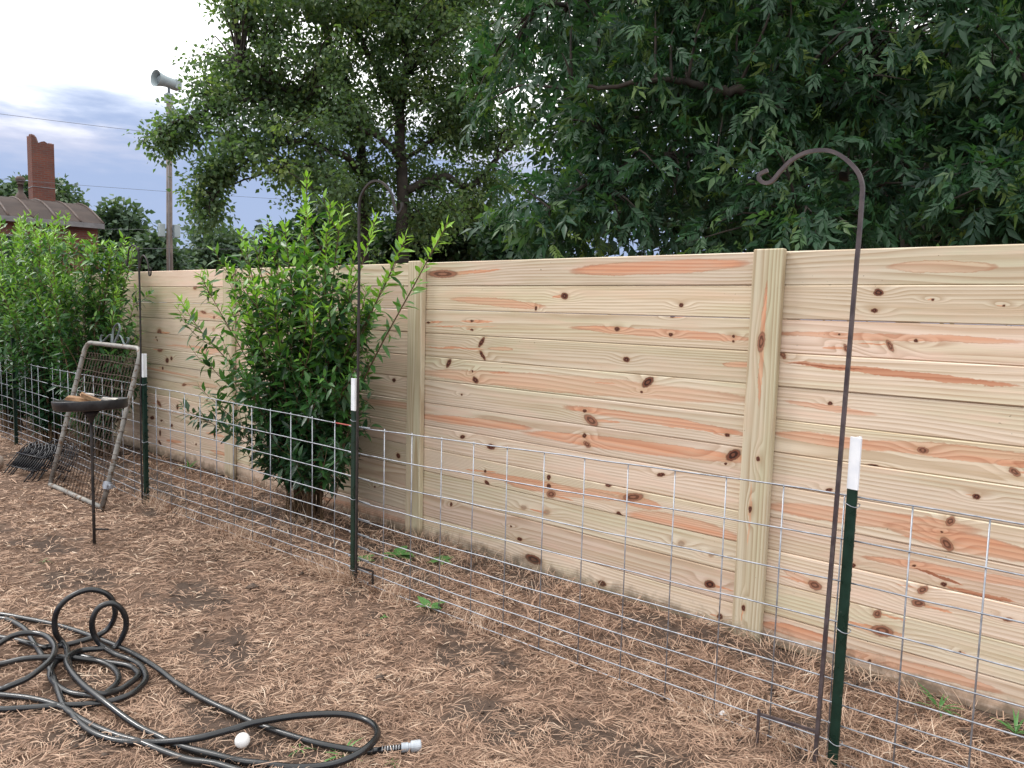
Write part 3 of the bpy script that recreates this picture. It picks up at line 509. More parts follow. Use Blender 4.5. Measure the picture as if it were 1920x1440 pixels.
# ------------------------------------------------------------------ board fence
POSTS = [.965, -1.485, -3.92, -6.39, -8.83, -11.27]
fence = thing('wooden_fence', 'new pale pine privacy fence of stacked horizontal boards with upright posts', 'fence', (-3.92, 3.54, 0))
FX = -3.92
H = .157
def plank_box(l, h, t, seed):
    rr = random.Random(seed); b = .0050
    import bmesh
    bm = bmesh.new(); bmesh.ops.create_cube(bm, size=1)
    for w in bm.verts:
        w.co = (w.co.x*l, w.co.y*t, w.co.z*h)
        w.co.z += rr.uniform(-.0004, .0004); w.co.y += rr.uniform(-.0015, .0015)
    bmesh.ops.bevel(bm, geom=bm.edges[:], offset=b, segments=1, affect='EDGES')
    m = bpy.data.meshes.new('plank'); bm.to_mesh(m); bm.free(); return m
seed = 0
for pi in range(5):
    x1, x0 = POSTS[pi], POSTS[pi+1]; xc = (x0+x1)/2
    for bi in range(12):
        seed += 1; rr = random.Random(seed*13)
        zt = 1.885-H*bi; zc = zt-H/2
        kn = [(a-xc, b-zc, c, d, e, g) for a, b, c, d, e, g in KNOTS if x0 < a < x1 and zt-H < b <= zt]
        st = [(a-xc, b-zc, c, d, e, g) for a, b, c, d, e, g in STREAKS if x0 < a < x1 and zt-H < b <= zt]
        if pi in (2, 4) or (pi == 3 and not kn) or pi == 0:
            lo = 0.1 if pi == 0 else -1.1
            for _ in range(rr.randint(1, 3) if pi else 1):
                s = rr.uniform(.008, .022); kn.append((rr.uniform(lo, 1.1), rr.uniform(-.05, .05), s*rr.uniform(1, 1.6), s, rr.uniform(-40, 40), rr.choice([0, 0, 2])))
            if pi and rr.random() < .55: st.append((rr.uniform(-.9, .9), rr.uniform(-.04, .04), rr.uniform(.2, .7), rr.uniform(.008, .03), rr.uniform(-1, 1), rr.uniform(.5, 1)))
        m = plank_box(x1-x0-.003, H-.0012, .038, seed)
        m.materials.append(wood_mat('pine_plank', seed, kn[:9], st[:6], mud=1. if bi > 10 else 0.))
        o = obj('plank', m, fence, (xc-FX, .019+rr.uniform(-.0028, .0028), zc))
        o.rotation_euler = (rr.uniform(-.012, .012), 0, 0)
for i, px in enumerate(POSTS):
    kn, st = [], []
    if i == 1:
        kn = [(1.40-.95, -.012, .042, .022, 12, 2), (.66, .018, .012, .012, 0, 0), (.58-.15, -.0, .001, .001, 0, 1)]
        kn = [(.535, -.008, .052, .019, 4, 2), (-.02+.0, .012, .013, .012, 0, 0), (-.27, -.012, .018, .010, 0, 0), (-.76, -.015, .018, .010, 0, 0)]
        st = [(.52, -.004, .30, .010, 0, .9), (-.29, -.013, .17, .006, 0, .9)]
    m = plank_box(.146, 1.935, .039, 700+i)
    m.materials.append(wood_mat('pine_post', 300+i, kn, st, 'Z', (.60, .53, .395), 1.))
    o = obj('post', m, fence, (px-FX, -.0235, 1.895-1.935/2)); o.rotation_euler = (0, R(.25 if i == 1 else rng.normal(0, .12)), 0)
    m = plank_box(.089, 1.95, .089, 800+i)
    m.materials.append(wood_mat('pine_back_post', 400+i, [], [], 'Z', (.66, .56, .385)))
    obj('back_post', m, fence, (px-FX, .088, .90))

# ------------------------------------------------------------------ wire panels and their posts
WX = [-13.4, -9.42, -5.96, -3.43, -.81, 1.75, 2.2]
WY = [2.77, 2.715, 2.597, 2.664, 2.748, 2.81, 2.82]
WZ = [.90, .905, .919, .912, .966, .97, .97]
LEV = [1, .835, .68, .53, .412, .316, .232, .156, .085, .018]
def wire_panel(x0, x1, label, dy=0.):
    t = thing('wire_panel', label, 'wire fence', (x0, float(np.interp(x0, WX, WY)), 0), 'welded wire panels along the yard')
    ox, oy = t.location.x, t.location.y
    n = int((x1-x0)/.22)
    for L_ in LEV:
        px = np.linspace(x0, x1, 26)
        p = np.stack([px-ox, np.interp(px, WX, WY)+dy-oy+rng.normal(0, .0022, 26), np.interp(px, WX, WZ)*L_+rng.normal(0, .0012, 26)+.008*np.sin(px*1.3+L_*3)], 1)
        b = MB(); b.tube(p, .0031, 6); b.build('horizontal_wire', M['galv'], t, True)
    wx = np.arange(x1 if x1 > 0 else x1-.32, x0+(.2 if x1 > 0 else 0.), -.2175)
    for q in wx:
        q = q+rng.normal(0, .002); yy = np.interp(q, WX, WY)+.0062+dy-oy; zt = np.interp(q, WX, WZ)
        b = MB(); b.tube([(q-ox, yy, -.01), (q-ox+rng.normal(0, .0015), yy+rng.normal(0, .001), zt*.5), (q-ox, yy, zt+.004)], .0029, 6); b.build('vertical_wire', M['galv'], t, True)
    return t
wire_panel(-3.52, 1.77, 'galvanised welded wire panel between the two posts with single hooks')
w2 = wire_panel(-8.28, -3.36, 'welded wire panel with a red mark on its top wire, before the lone shrub', .014)
px = np.linspace(-3.66, -3.49, 5)
b = MB(); b.tube(np.stack([px-w2.location.x, np.interp(px, WX, WY)+.012-w2.location.y, np.interp(px, WX, WZ)+.008*np.sin(px*1.3+3)], 1), .0040, 6)
rk = rough_mat('red_paint', (.32, .05, .04), (.4, .09, .07), 20, .5)
tag(b.build('paint_mark', rk, w2, True), 'red paint on the wire')
wire_panel(-13.2, -8.33, 'galvanised welded wire panel running into the hedge leaves')

def t_post(x, y, label, white=True, lean=(0, 0)):
    t = thing('t_post', label, 'fence post', (x, y, 0), 'green steel T-posts')
    t.rotation_euler = (R(lean[0]), R(lean[1]), R(rng.normal(-8, 4)))
    def sec(b, z0, z1, e=0.):
        b.box(-.018-e, .018+e, -.0035-e, .0035+e, z0, z1); b.box(-.0035-e, .0035+e, .0035+e, .03+e, z0, z1)
    zs = 1.0 if white else 1.17
    b = MB(); sec(b, -.15, zs)
    for i in range(20): b.box(-.0035, .0035, .03, .036, .05+i*.053, .062+i*.053)
    b.build('steel_body', M['green'], t, bevel=.0008)
    if white:
        b = MB(); sec(b, zs, 1.18, .0012); b.build('white_top', M['white'], t, bevel=.0008)
    for z in (.945, .5, .09):
        a = np.linspace(0, 2*np.pi, 15)
        b = MB(); b.tube(np.stack([.024*np.cos(a), .008+.021*np.sin(a), z+.004*np.sin(a*2)], 1), .0018, 5); b.build('wire_clip', M['galv'], t, True)
    return t
t_post(-.812, 2.721, 'green steel T-post with white top beside the hook that bends left, before the board fence', True, (0, .25))
t_post(-3.456, 2.640, 'green steel T-post with white top beside the black hook in front of the lone shrub')
t_post(-5.962, 2.568, 'green steel T-post with white top next to the leaning pipe gate and double hook')
t_post(-9.42, 2.69, 'green steel T-post without white showing, standing among the hedge leaves', False)
t_post(1.75, 2.785, 'green steel T-post with white top at the end of the wire panel past the hooks')

# ------------------------------------------------------------------ shepherd hooks
def hook(name, label, paths, base, mat, r, n=4):
    t = thing(name, label, 'plant hook', base, 'shepherd hooks by the wire fence')
    B_ = np.array(base)
    for nm, p, rad in paths:
        b = MB(); b.tube(p-B_, rad, n if nm == 'pole' or nm == 'hook_arm' else n); b.build(nm, mat, t, n > 4)
    return t
hp = spline(np.array(HOOK_RIGHT), 6)
pole = np.vstack([hp[-1:], np.linspace(hp[-1], (-.868, 2.703, -.1), 8)[1:]])
hook('shepherd_hook', 'tall brown-grey hook bending left with a curled tip, in front of the board fence', [('hook_arm', hp, .0092), ('pole', pole, .0092),
     ('foot_bar', np.array([(-.868, 2.705, .115), (-1.068, 2.672, .118)]), .0065), ('foot_prong', np.array([(-1.068, 2.672, .135), (-1.068, 2.672, -.08)]), .0065)], (-.868, 2.703, 0), M['hook'], .009)
hp = spline(np.array(HOOK_MID)+np.array([.014, 0, 0]), 6)
pole = np.linspace(hp[-1], (-3.400, 2.622, -.1), 8)
hook('shepherd_hook', 'black hook bending right above the lone shrub leaves', [('hook_arm', hp, .0078), ('pole', pole, .0078),
     ('foot_bar', np.array([(-3.400, 2.622, .125), (-3.31, 2.67, .105)]), .006), ('foot_prong', np.array([(-3.31, 2.67, .11), (-3.31, 2.67, -.08)]), .006)], (-3.400, 2.622, 0), M['blackrust'], .0078)
lp = np.array(HOOK_LP); lp = np.vstack([lp, (-5.995, 2.56, .5), (-5.985, 2.56, -.1)])
hook('shepherd_hook', 'thin black double hook with two small arms behind the pipe gate', [('pole', spline(lp, 4), .0075), ('hook_arm', spline(np.array(HOOK_L1), 5), .006), ('hook_arm', spline(np.array(HOOK_L2), 5), .006)], (-5.985, 2.56, 0), M['blackrust'], .007, 8)

# ------------------------------------------------------------------ leaning pipe gate
gate = thing('pipe_gate', 'weathered pipe-framed wire gate leaning on the wire fence', 'gate', (-6.57, 2.28, .02))
tilt = math.atan2(.315, 1.19)
gate.rotation_euler = (-tilt, 0, R(.5))
GW, GH = .53, 1.235
c_ = .09
fr = [(-GW, 0, .0), (-GW, 0, .35), (-GW, 0, GH-c_)] + [(-GW+c_*(1-math.cos(a)), 0, GH-c_+c_*math.sin(a)) for a in np.linspace(.3, np.pi/2, 5)] + [(0, 0, GH)] + \
     [(GW-c_*(1-math.cos(a)), 0, GH-c_+c_*math.sin(a)) for a in np.linspace(np.pi/2, .3, 5)] + [(GW, 0, GH-c_), (GW, 0, .35), (GW, 0, 0)]
b = MB(); b.tube(fr, .0185, 12); b.build('frame', M['galv_old'], gate, True)
b = MB(); b.tube([(-GW-.005, 0, 0), (GW+.005, 0, 0)], .0185, 12); b.build('bottom_rail', M['galv_old'], gate, True)
zz = [.06, .12, .18, .25, .32, .4, .49, .58, .68, .79, .9, 1.0, 1.1]
for z in zz:
    px = np.linspace(-GW, GW, 22)
    b = MB(); b.tube(np.stack([px, .002*np.sin(px*60), z+.003*np.sin(px*9+z*30)], 1), .0026, 5); b.build('horizontal_wire', M['rustwire'], gate, True)
    for s in (-1, 1):
        a = np.linspace(0, 2*np.pi, 11)
        b = MB(); b.tube(np.stack([s*GW+.0205*np.cos(a), .0205*np.sin(a), np.full(11, z)+a*.001], 1), .0024, 5); b.build('wire_wrap', M['rustwire'], gate, True)
nl = 17
for i in range(nl):
    x0 = -GW+.04+i*(2*GW-.08)/nl; w_ = (2*GW-.08)/nl
    a = np.linspace(np.pi, 0, 9)
    p = [(x0-.0, .004, .02), (x0-.0, .004, .5), (x0, .004, 1.08)] + [(x0+w_*.75*(1+math.cos(q)), .004, 1.10+.055*math.sin(q)) for q in a] + [(x0+w_*1.5, -.002, 1.08), (x0+w_*1.5, -.002, .5), (x0+w_*1.5, -.002, .02)]
    p = np.array(p); p[:, 0] = np.clip(p[:, 0], -GW+.02, GW-.02)
    b = MB(); b.tube(p, .0017, 5); b.build('loop_wire', M['rustwire'], gate, True)
def strip(name, p, parent):
    b = MB(); b.tube(spline(p, 6), .010, 4, True, .28, (0, 1, 0)); return b.build(name, M['scroll'], parent)
strip('scroll', [(-.02, 0, GH+.02), (-.06, 0, GH+.13), (0, 0, GH+.185), (.06, 0, GH+.13), (.02, 0, GH+.02)], gate)
for s in (-1, 1):
    strip('scroll', [(s*.03, 0, GH+.02), (s*.07, 0, GH+.085), (s*.12, 0, GH+.075), (s*.21, 0, GH+.02), (s*.255, 0, GH+.03), (s*.26, 0, GH+.07), (s*.225, 0, GH+.075)], gate)
b = MB(); b.lathe([(.020, -.03), (.030, -.028), (.030, .028), (.020, .03)], 12, Matrix.Translation((GW, 0, .17))); b.box(GW+.01, GW+.07, -.012, .012, .155, .185); b.box(GW-.065, GW-.02, -.01, .01, .15, .19)
b.tube([(GW+.05, -.03, .17), (GW+.05, .03, .17)], .009, 8); b.build('hinge_clamp', M['galv'], gate)

# ------------------------------------------------------------------ dish on a stake, wood scraps on it
dish = thing('stake_feeder', 'round black dish on a thin rusty stake in front of the pipe gate', 'bird feeder', (-5.194, 1.911, 0))
b = MB(); b.lathe([(.001, .893), (.19, .893), (.204, .897), (.2105, .946), (.2145, .948), (.2165, .943), (.21, .892), (.195, .885), (.001, .885)], 48)
d_ = b.build('dish', M['black'], dish, True); d_.rotation_euler = (0, R(-4), 0); d_.location = (.064, 0, .002)
b = MB(); b.tube([(0, 0, -.12), (0, 0, .3), (.003, 0, .6), (0, 0, .878)], .0095, 10); b.build('stake', M['blackrust'], dish, True)
b = MB(); b.lathe([(.012, .8), (.02, .83), (.05, .872), (.001, .877)], 16); b.build('socket', M['blackrust'], dish, True)
b = MB(); b.tube([(0, 0, .105), (.065, .065, .105)], .006, 8); b.build('foot_step', M['blackrust'], dish, True)
def chunk(loc, size, rot, mat, label, cat='wood scrap'):
    rr = random.Random(int(loc[0]*1e4) ^ int(size[0]*1e5)); import bmesh
    bm = bmesh.new(); bmesh.ops.create_cube(bm, size=1)
    bmesh.ops.subdivide_edges(bm, edges=[e for e in bm.edges if abs(e.verts[0].co.x-e.verts[1].co.x) > .5], cuts=3)
    for w in bm.verts:
        w.co = Vector((w.co.x*size[0]*rr.uniform(.85, 1.12), w.co.y*size[1]*rr.uniform(.7, 1.2), w.co.z*size[2]*rr.uniform(.65, 1.2)))
    m = bpy.data.meshes.new('wood_scrap'); bm.to_mesh(m); bm.free(); m.materials.append(mat)
    o = obj('wood_scrap', m, None, loc); o.rotation_euler = rot
    return tag(o, label, cat, 'wood scraps on the dish')
DX, DY = -5.194, 1.911
def dchunk(a, b_, z, size, rot, mat, label):   # a: to the right, b_: away, as seen from the yard
    return chunk((DX+.77*(a*.345-b_*.94), DY+.77*(a*.94+b_*.345), .905+(z-.912)*.85), tuple(.8*q for q in size), rot, mat, label)
dchunk(-.10, -.02, .925, (.17, .07, .045), (.1, -.12, 1.2), M['chip'], 'brown split wood chunk lying lowest in the dish')
dchunk(-.08, .03, .965, (.19, .06, .028), (.1, .10, 1.0), M['chip'], 'flat reddish brown wood slab on top of the dish pile')
dchunk(.00, -.03, .975, (.16, .05, .03), (.3, .45, 1.35), M['chip'], 'brown wood stick tilted down from the top of the pile')
dchunk(-.02, .03, .998, (.09, .04, .016), (0, .05, 1.1), M['chip_pale'], 'small pale chip topping the pile of wood')
dchunk(.12, -.03, .945, (.13, .04, .022), (0, -.08, 1.5), M['chip_pale'], 'long bleached wood piece lying toward the pipe gate hinge side')
dchunk(.14, .05, .955, (.12, .035, .02), (.1, .12, .9), M['chip_pale'], 'bleached wood strip crossing behind the long pale piece')
dchunk(.20, .0, .938, (.07, .05, .025), (0, .1, .4), M['chip'], 'short brown bit at the edge of the pale wood pieces')
dchunk(.06, -.08, .935, (.12, .06, .03), (0, .0, 1.7), M['black'], 'dark charred wood piece at the front of the pile')
dchunk(-.19, .02, .93, (.08, .04, .025), (0, .1, .8), M['chip_pale'], 'small bleached bit apart from the pile, by the rim')

# ------------------------------------------------------------------ pile of arched edging panels
def edging(loc, rot, label):
    t = thing('edging_panel', label, 'garden edging', loc, 'pile of black edging panels')
    t.rotation_euler = rot
    W = .245
    for i in range(13):
        x_ = -W+i*2*W/12
        b = MB(); b.tube([(x_, 0, 0.05), (x_, 0, .205)], .0048, 5); b.build('bar', M['edging'], t, True)
    for z in (.06, .19):
        b = MB(); b.tube([(-W-.01, -.006, z), (W+.01, -.006, z)], .0055, 5); b.build('rail', M['edging'], t, True)
    for i in range(4):
        xc = -W+(i+.5)*2*W/4
        for rr_, zt in ((W/4*.92, .10), (W/4*.5, .055)):
            a = np.linspace(np.pi, 0, 11)
            b = MB(); b.tube([(xc+rr_*math.cos(q), 0, .2+zt*math.sin(q)) for q in a], .0058, 5); b.build('arch', M['edging'], t, True)
    for s in (-1, 1):
        b = MB(); b.tube([(s*W*.86, .004, .07), (s*W*.86, .004, -.06)], .006, 5); b.build('leg', M['edging'], t, True)
    return t
EL = ['front panel of the black arched edging pile, its bars fully in view', 'second panel in the black arched edging pile, right behind the front one',
      'middle panel of the black arched edging pile', 'fourth panel of the black arched edging pile, behind the middle one', 'panel of black arched edging beside the pipe gate foot', 'rearmost panel of the black arched edging pile, against the wire']
for i in range(6):
    edging(((-7.59, -7.575, -7.555, -7.53, -7.37, -7.31)[i], (2.165, 2.19, 2.215, 2.24, 2.33, 2.37)[i], .045+.003*i), (R((-41, -40, -39, -38, -33, -28)[i]), R(rng.normal(0, 1)), R(6+rng.normal(0, 1))), EL[i])

# pale log
lg = thing('log', 'pale barkless log lying at the end of the edging pile', 'log', (-8.05, 2.0, .075))
lv = np.array([(0.0, .16, 0), (-.15, .06, .0), (-.5, -.12, .005), (-1.0, -.36, 0)])
b = MB(); b.tube(spline(lv, 5), np.linspace(.072, .078, 16), 16); b.build('trunk_section', M['log'], lg, True)
b = MB(); b.tube([(-.28, -.02, .05), (-.29, -.035, .098)], [.022, .014], 8); b.build('branch_stub', M['log'], lg, True)

# ------------------------------------------------------------------ hose
hose = thing('garden_hose', 'long black rubber hose lying in tangled coils with a sprung end', 'hose', (-2.6, 1.3, 0))
HB = np.array([-2.6, 1.3, 0])
def hose_run(p):
    p = spline(np.array(p), 9)
    p[:, 2] = np.maximum(p[:, 2], gz(p[:, 0], p[:, 1])+.016)
    # smooth the heights
    for _ in range(3): p[1:-1, 2] = (p[:-2, 2]+2*p[1:-1, 2]+p[2:, 2])/4
    b = MB(); b.tube(p-HB, .0125, 14); return b.build('hose_run', M['hose'], hose, True)
for P_ in (HOSE_A, HOSE_B, HOSE_D, HOSE_F): hose_run(P_)
e0 = np.array(HOSE_A[0]); e0[2] = max(e0[2], gz(e0[0], e0[1])+.016); e1 = np.array([-1.947, 1.771, .022+float(gz(-1.947, 1.771))]); ax = (e1-e0)/np.linalg.norm(e1-e0)
b = MB(); b.tube([e0-ax*.02-HB, e1-HB], .0118, 14); b.build('hose_end', M['hose'], hose, True)
tq = np.linspace(0, 9*2*np.pi, 150); ln = np.linspace(.03, .118, 150)
s1 = np.cross(ax, (0, 0, 1.)); s1 /= np.linalg.norm(s1); s2 = np.cross(s1, ax)
b = MB(); b.tube(e0-HB+ln[:, None]*ax+.0142*(np.cos(tq)[:, None]*s1+np.sin(tq)[:, None]*s2), .0013, 5, True, 1., s2); b.build('spring_guard', M['spring'], hose, True)
Mq = Matrix.Translation(Vector(e1-HB)) @ Vector(ax).to_track_quat('Z', 'Y').to_matrix().to_4x4()
b = MB(); b.lathe([(.001, -.05), (.0165, -.05), (.0165, -.026), (.0135, -.024), (.0135, -.018), (.020, -.016), (.0205, .016), (.0185, .02), (.015, .02), (.014, .004), (.001, .004)], 20, Mq); b.build('coupling', M['plastic'], hose, False)

# white egg
eb = MB(); pr = [(math.sin(q)*(.0265-.002*math.cos(q)), -math.cos(q)*.0295) for q in np.linspace(.02, np.pi-.02, 18)]
eb.lathe(pr, 24)
o = eb.build('egg', M['egg'], None, True, loc=(-2.415, 1.366, .028+float(gz(-2.415, 1.366))))
o.rotation_euler = (R(65), R(20), R(40))
tag(o, 'small white egg lying on the dead grass beside the hose', 'egg')
bm_ = MB(); bm_.add([(0,0,.004),(.03,.005,.012),(.034,.028,.004),(.006,.024,.014),(.018,.014,.024)], [(0,1,4),(1,2,4),(2,3,4),(3,0,4),(3,2,1,0)])
o = bm_.build('paper_scrap', M['litter'], None, loc=(-1.26, 2.735, .012)); tag(o, 'crumpled white scrap on the ground under the wire panel', 'litter')

# ------------------------------------------------------------------ foliage
RM = np.array(co.matrix_world.to_3x3()); 
def in_view(P):
    q = (P-CAM) @ RM; d = -q[:, 2]
    return (d > .1) & (np.abs(q[:, 0]/d) < .68) & (np.abs(q[:, 1]/d) < .51), d
def leaf_tpl(w=.16, fold=.06, droop=.10, pts=((.0, .0), (.32, 1.), (.68, .72), (1., .0))):
    """unit leaf along +Y with a folded midrib; returns tris"""
    v = []; f = []
    def zc(y_): return -droop*y_*y_
    mids = []
    for y_, s in pts:
        i = len(v)
        if s == 0: v.append((0, y_, zc(y_))); mids.append((i, i, i))
        else:
            v += [(-w*s, y_, zc(y_)+fold*s), (0, y_, zc(y_)), (w*s, y_, zc(y_)+fold*s)]; mids.append((i, i+1, i+2))
    for a, b in zip(mids[:-1], mids[1:]):
        for l, m in ((0, 1), (1, 2)):
            q = [a[l], a[m], b[m], b[l]]
            u = []
            for z in q:
                if z not in u: u.append(z)
            if len(u) == 4: f += [(u[0], u[1], u[2]), (u[0], u[2], u[3])]
            elif len(u) == 3: f.append(tuple(u))
    return np.array(v, float), np.array(f)
def compound_tpl(n=5, rl=.62, ll=.42, seed=3):
    """pinnate leaf along +Y, leaflets hang from the rachis"""
    lv, lf = leaf_tpl(.15, .05, .16, ((.0, .0), (.4, 1.), (1., .0))); V = []; F_ = []; c = 0
    rr = np.random.default_rng(seed)
    def put(o, d, s):
        nonlocal c
        d = np.array(d, float); d /= np.linalg.norm(d); up = np.array([0, .1, 1.]); x_ = np.cross(d, up); x_ /= np.linalg.norm(x_); z_ = np.cross(x_, d)
        V.append(np.array(o)+s*(lv[:, :1]*x_+lv[:, 1:2]*d+lv[:, 2:]*z_)); F_.append(lf+c); c += len(lv)
    for i in range(n):
        t = .25+.75*i/n; o = (0, rl*t, -.12*t*t)
        for s in (-1, 1): put(o, (s*rr.uniform(.5, 1.), rr.uniform(.3, 1.), rr.uniform(-.9, .1)), ll*rr.uniform(.65, 1.1)*(.75+.35*t))
    put((0, rl, -.12), (0, 1, -.3), ll*1.05)
    V.append(np.array([(-.006, 0, 0), (.006, 0, 0), (0, rl, -.12)])); F_.append(np.array([(c, c+1, c+2)]))
    return np.concatenate(V), np.concatenate(F_)
def frames(D, N_):
    Y = D/(np.linalg.norm(D, axis=1)[:, None]+1e-9)
    X = np.cross(Y, N_); X /= np.linalg.norm(X, axis=1)[:, None]+1e-9
    return X, Y, np.cross(X, Y)
def foliage(name, parent, tpls, P, D, N_, S, T, mat, nparts=0, origin=None):
    tpls = tpls if isinstance(tpls, list) else [tpls]; which = rng.integers(0, len(tpls), len(P)); o_ = np.array(parent.location) if origin is None else origin
    X, Y, Z = frames(D, N_)
    pick = np.zeros(len(P), bool)
    if nparts:
        ok, d = in_view(P); sc = np.where(ok, S/d, 0)
        pick[np.argsort(-sc)[:nparts]] = True
        lv = {}
        for i in np.nonzero(pick)[0]:
            key = (int(which[i]), min(7, max(0, int(T[i]*8))))
            if key not in lv: lv[key] = np_mesh('leaf', tpls[key[0]][0], tpls[key[0]][1], mat, False, np.full(len(tpls[key[0]][1]), (key[1]+.5)/8))
            o = bpy.data.objects.new('leaf', lv[key])
            m = Matrix(np.vstack([np.column_stack([X[i]*S[i], Y[i]*S[i], Z[i]*S[i], P[i]-o_]), (0, 0, 0, 1)]).tolist())
            o.parent = parent; o.matrix_local = m; C.objects.link(o)
    VS, FS, TS = [], [], []; off = 0
    for w_, (TV, TF) in enumerate(tpls):
        k = ~pick & (which == w_); x_, y_, z_, p_, s_, t_ = X[k], Y[k], Z[k], P[k], S[k], T[k]; n = len(p_); nv = len(TV)
        VS.append(((p_-o_)[:, None, :] + s_[:, None, None]*(TV[None, :, :1]*x_[:, None]+TV[None, :, 1:2]*y_[:, None]+TV[None, :, 2:]*z_[:, None])).reshape(-1, 3))
        FS.append((np.arange(n)[:, None, None]*nv+TF[None]).reshape(-1, 3)+off); TS.append(np.repeat(t_, len(TF))); off += n*nv
    o = obj(name, np_mesh(name, np.concatenate(VS), np.concatenate(FS), mat, False, np.concatenate(TS)), parent)
    o['kind'] = 'stuff'
    return o
def rvec(n): 
    v = rng.normal(0, 1, (n, 3)); return v/np.linalg.norm(v, axis=1)[:, None]

LEAF = [leaf_tpl(.17, .05, .16), leaf_tpl(.15, .075, .34), leaf_tpl(.185, .04, -.08), leaf_tpl(.14, .02, .22)]
MAPLE_LEAF = leaf_tpl(.36, .08, .15, ((.0, .0), (.45, 1.), (1., .0)))
PECAN_LEAF = [compound_tpl(5), compound_tpl(4, .55, .45, 5), compound_tpl(6, .7, .36, 8), compound_tpl(3, .4, .5, 11)]

def shrub(label, base, tips, n_side, mat, leaf=.082, nparts=300, group=None, low=.25, bare=.22, skirt=.05, front=0.):
    t = thing('shrub', label, 'shrub', base, group); B_ = np.array(base)
    stems = MB(); P, D, S, T = [], [], [], []
    def leaves_on(p, t0, young, step, sz):
        seg = np.linalg.norm(np.diff(p, axis=0), axis=1); cum = np.concatenate([[0], np.cumsum(seg)]); Lc = cum[-1]
        s = Lc*t0; j = random.randint(0, 1); ph = random.uniform(0, 6.28)
        while s < Lc*1.001:
            q = np.array([np.interp(s, cum, p[:, a]) for a in range(3)]); i = min(len(p)-2, int(np.searchsorted(cum, s)-1)); i = max(i, 0)
            d = p[i+1]-p[i]; d /= np.linalg.norm(d)+1e-9
            fr_ = s/Lc
            a0 = ph+j*np.pi/2; j += 1
            x_ = np.cross(d, (.3, .9, .2)); x_ /= np.linalg.norm(x_)+1e-9; y_ = np.cross(d, x_)
            for sg in (0, np.pi):
                a = a0+sg+random.gauss(0, .25); rad = math.cos(a)*x_+math.sin(a)*y_
                up_ = .35+.75*fr_**3
                dd = rad+d*up_+np.array([0, 0, -.25 if fr_ < .7 else .1])+rng.normal(0, .14, 3)
                P.append(q+rad*.004); D.append(dd); S.append(sz*random.uniform(.7, 1.15)*(1-.45*max(0, fr_-.75)/.25))
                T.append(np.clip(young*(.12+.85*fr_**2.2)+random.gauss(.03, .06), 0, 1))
            s += step*random.uniform(.75, 1.3)*(1-.55*max(0, fr_-.8)/.2)
    for tip in tips:
        tip = np.array(tip); b0 = B_+np.array([rng.normal(0, .09), rng.normal(0, .06), 0])
        out = tip-b0; mid = b0+out*np.array([.42, .42, .55])+np.array([rng.normal(0, .05), rng.normal(0, .05), .03])
        p = spline(np.array([b0+(0, 0, -.03), b0+out*np.array([.12, .12, .22]), mid, b0+out*np.array([.8, .8, .84]), tip]), 6)
        h = np.linalg.norm(out)
        stems.tube(p-B_, np.linspace(.0065, .0018, len(p))*(.7+.25*h), 5)
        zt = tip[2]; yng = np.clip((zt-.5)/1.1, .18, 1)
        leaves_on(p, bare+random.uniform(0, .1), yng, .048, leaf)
        for _ in range(n_side if tip[0] < -3.3 else 1):
            u_ = random.uniform(low, .92); q = p[int(u_*(len(p)-1))]
            d = np.array([rng.normal(0, .6), rng.normal(-.15, .6), random.uniform(.1, .8)]); d += .5*out/h; d /= np.linalg.norm(d)
            L_ = random.uniform(.16, .42)*(1.15-.5*u_); e = q+d*L_+np.array([0, 0, .12*L_])
            sp_ = spline(np.array([q, q+d*L_*.5-np.array([0, 0, .01]), e]), 4)
            stems.tube(sp_-B_, np.linspace(.003, .0012, len(sp_)), 4)
            leaves_on(sp_, .12, np.clip((e[2]-.55)/1.2, .12, 1), .042, leaf*.92)
    stems.build('stems', M['stem'], t, True)
    P, D, S, T = map(np.array, (P, D, S, T))
    k = P[:, 1] < 3.49
    k &= P[:, 2] > skirt+.12*rng.random(len(P))
    k &= P[:, 1] > 2.40+front*.3
    P, D, S, T = P[k], D[k], S[k], T[k]
    N_ = np.array([0, 0, 1.])+rng.normal(0, .35, (len(P), 3))
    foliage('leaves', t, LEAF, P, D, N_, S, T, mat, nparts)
    return t

# the lone shrub in front of the boards
SB = (-4.72, 3.2, 0.02)
tips = [(-4.44, 3.0, 2.42), (-5.0, 3.05, 2.18), (-4.25, 3.05, 2.24), (-4.05, 3.0, 2.20), (-3.72, 3.0, 2.12), (-3.10, 3.0, 2.05), (-3.5, 3.05, 2.0), (-4.7, 3.0, 2.12), (-4.6, 3.1, 2.22), (-4.15, 2.95, 2.05),
        (-5.95, 2.85, 1.62), (-5.7, 2.9, 1.78), (-5.55, 2.8, .95), (-5.6, 2.85, 1.2), (-5.35, 2.9, 1.9), (-5.75, 2.9, .72), (-3.9, 3.0, 1.95), (-3.75, 3.1, 1.75), (-5.2, 2.95, 2.1), (-4.85, 2.85, 2.05)]
for i in range(44):
    a = rng.uniform(0, 2*np.pi); z = rng.uniform(.6, 2.0); wd = np.interp(z, [.4, .8, 1.5, 2.2], [.55, .8, .78, .6])*math.sqrt(rng.random())
    tips.append((-4.72+.06*z+math.cos(a)*wd*1.0, 3.05+math.sin(a)*min(.34, wd*.5), z))
for i in range(14):
    tips.append((rng.uniform(-4.6, -3.85), rng.uniform(2.85, 3.2), rng.uniform(.5, 1.7)))
shrub('leafy green shrub standing alone in front of the boards behind the black hook', SB, tips, 7, M['leaf_shrub'], .116, 300, None, .16, .2, .30, 1.)
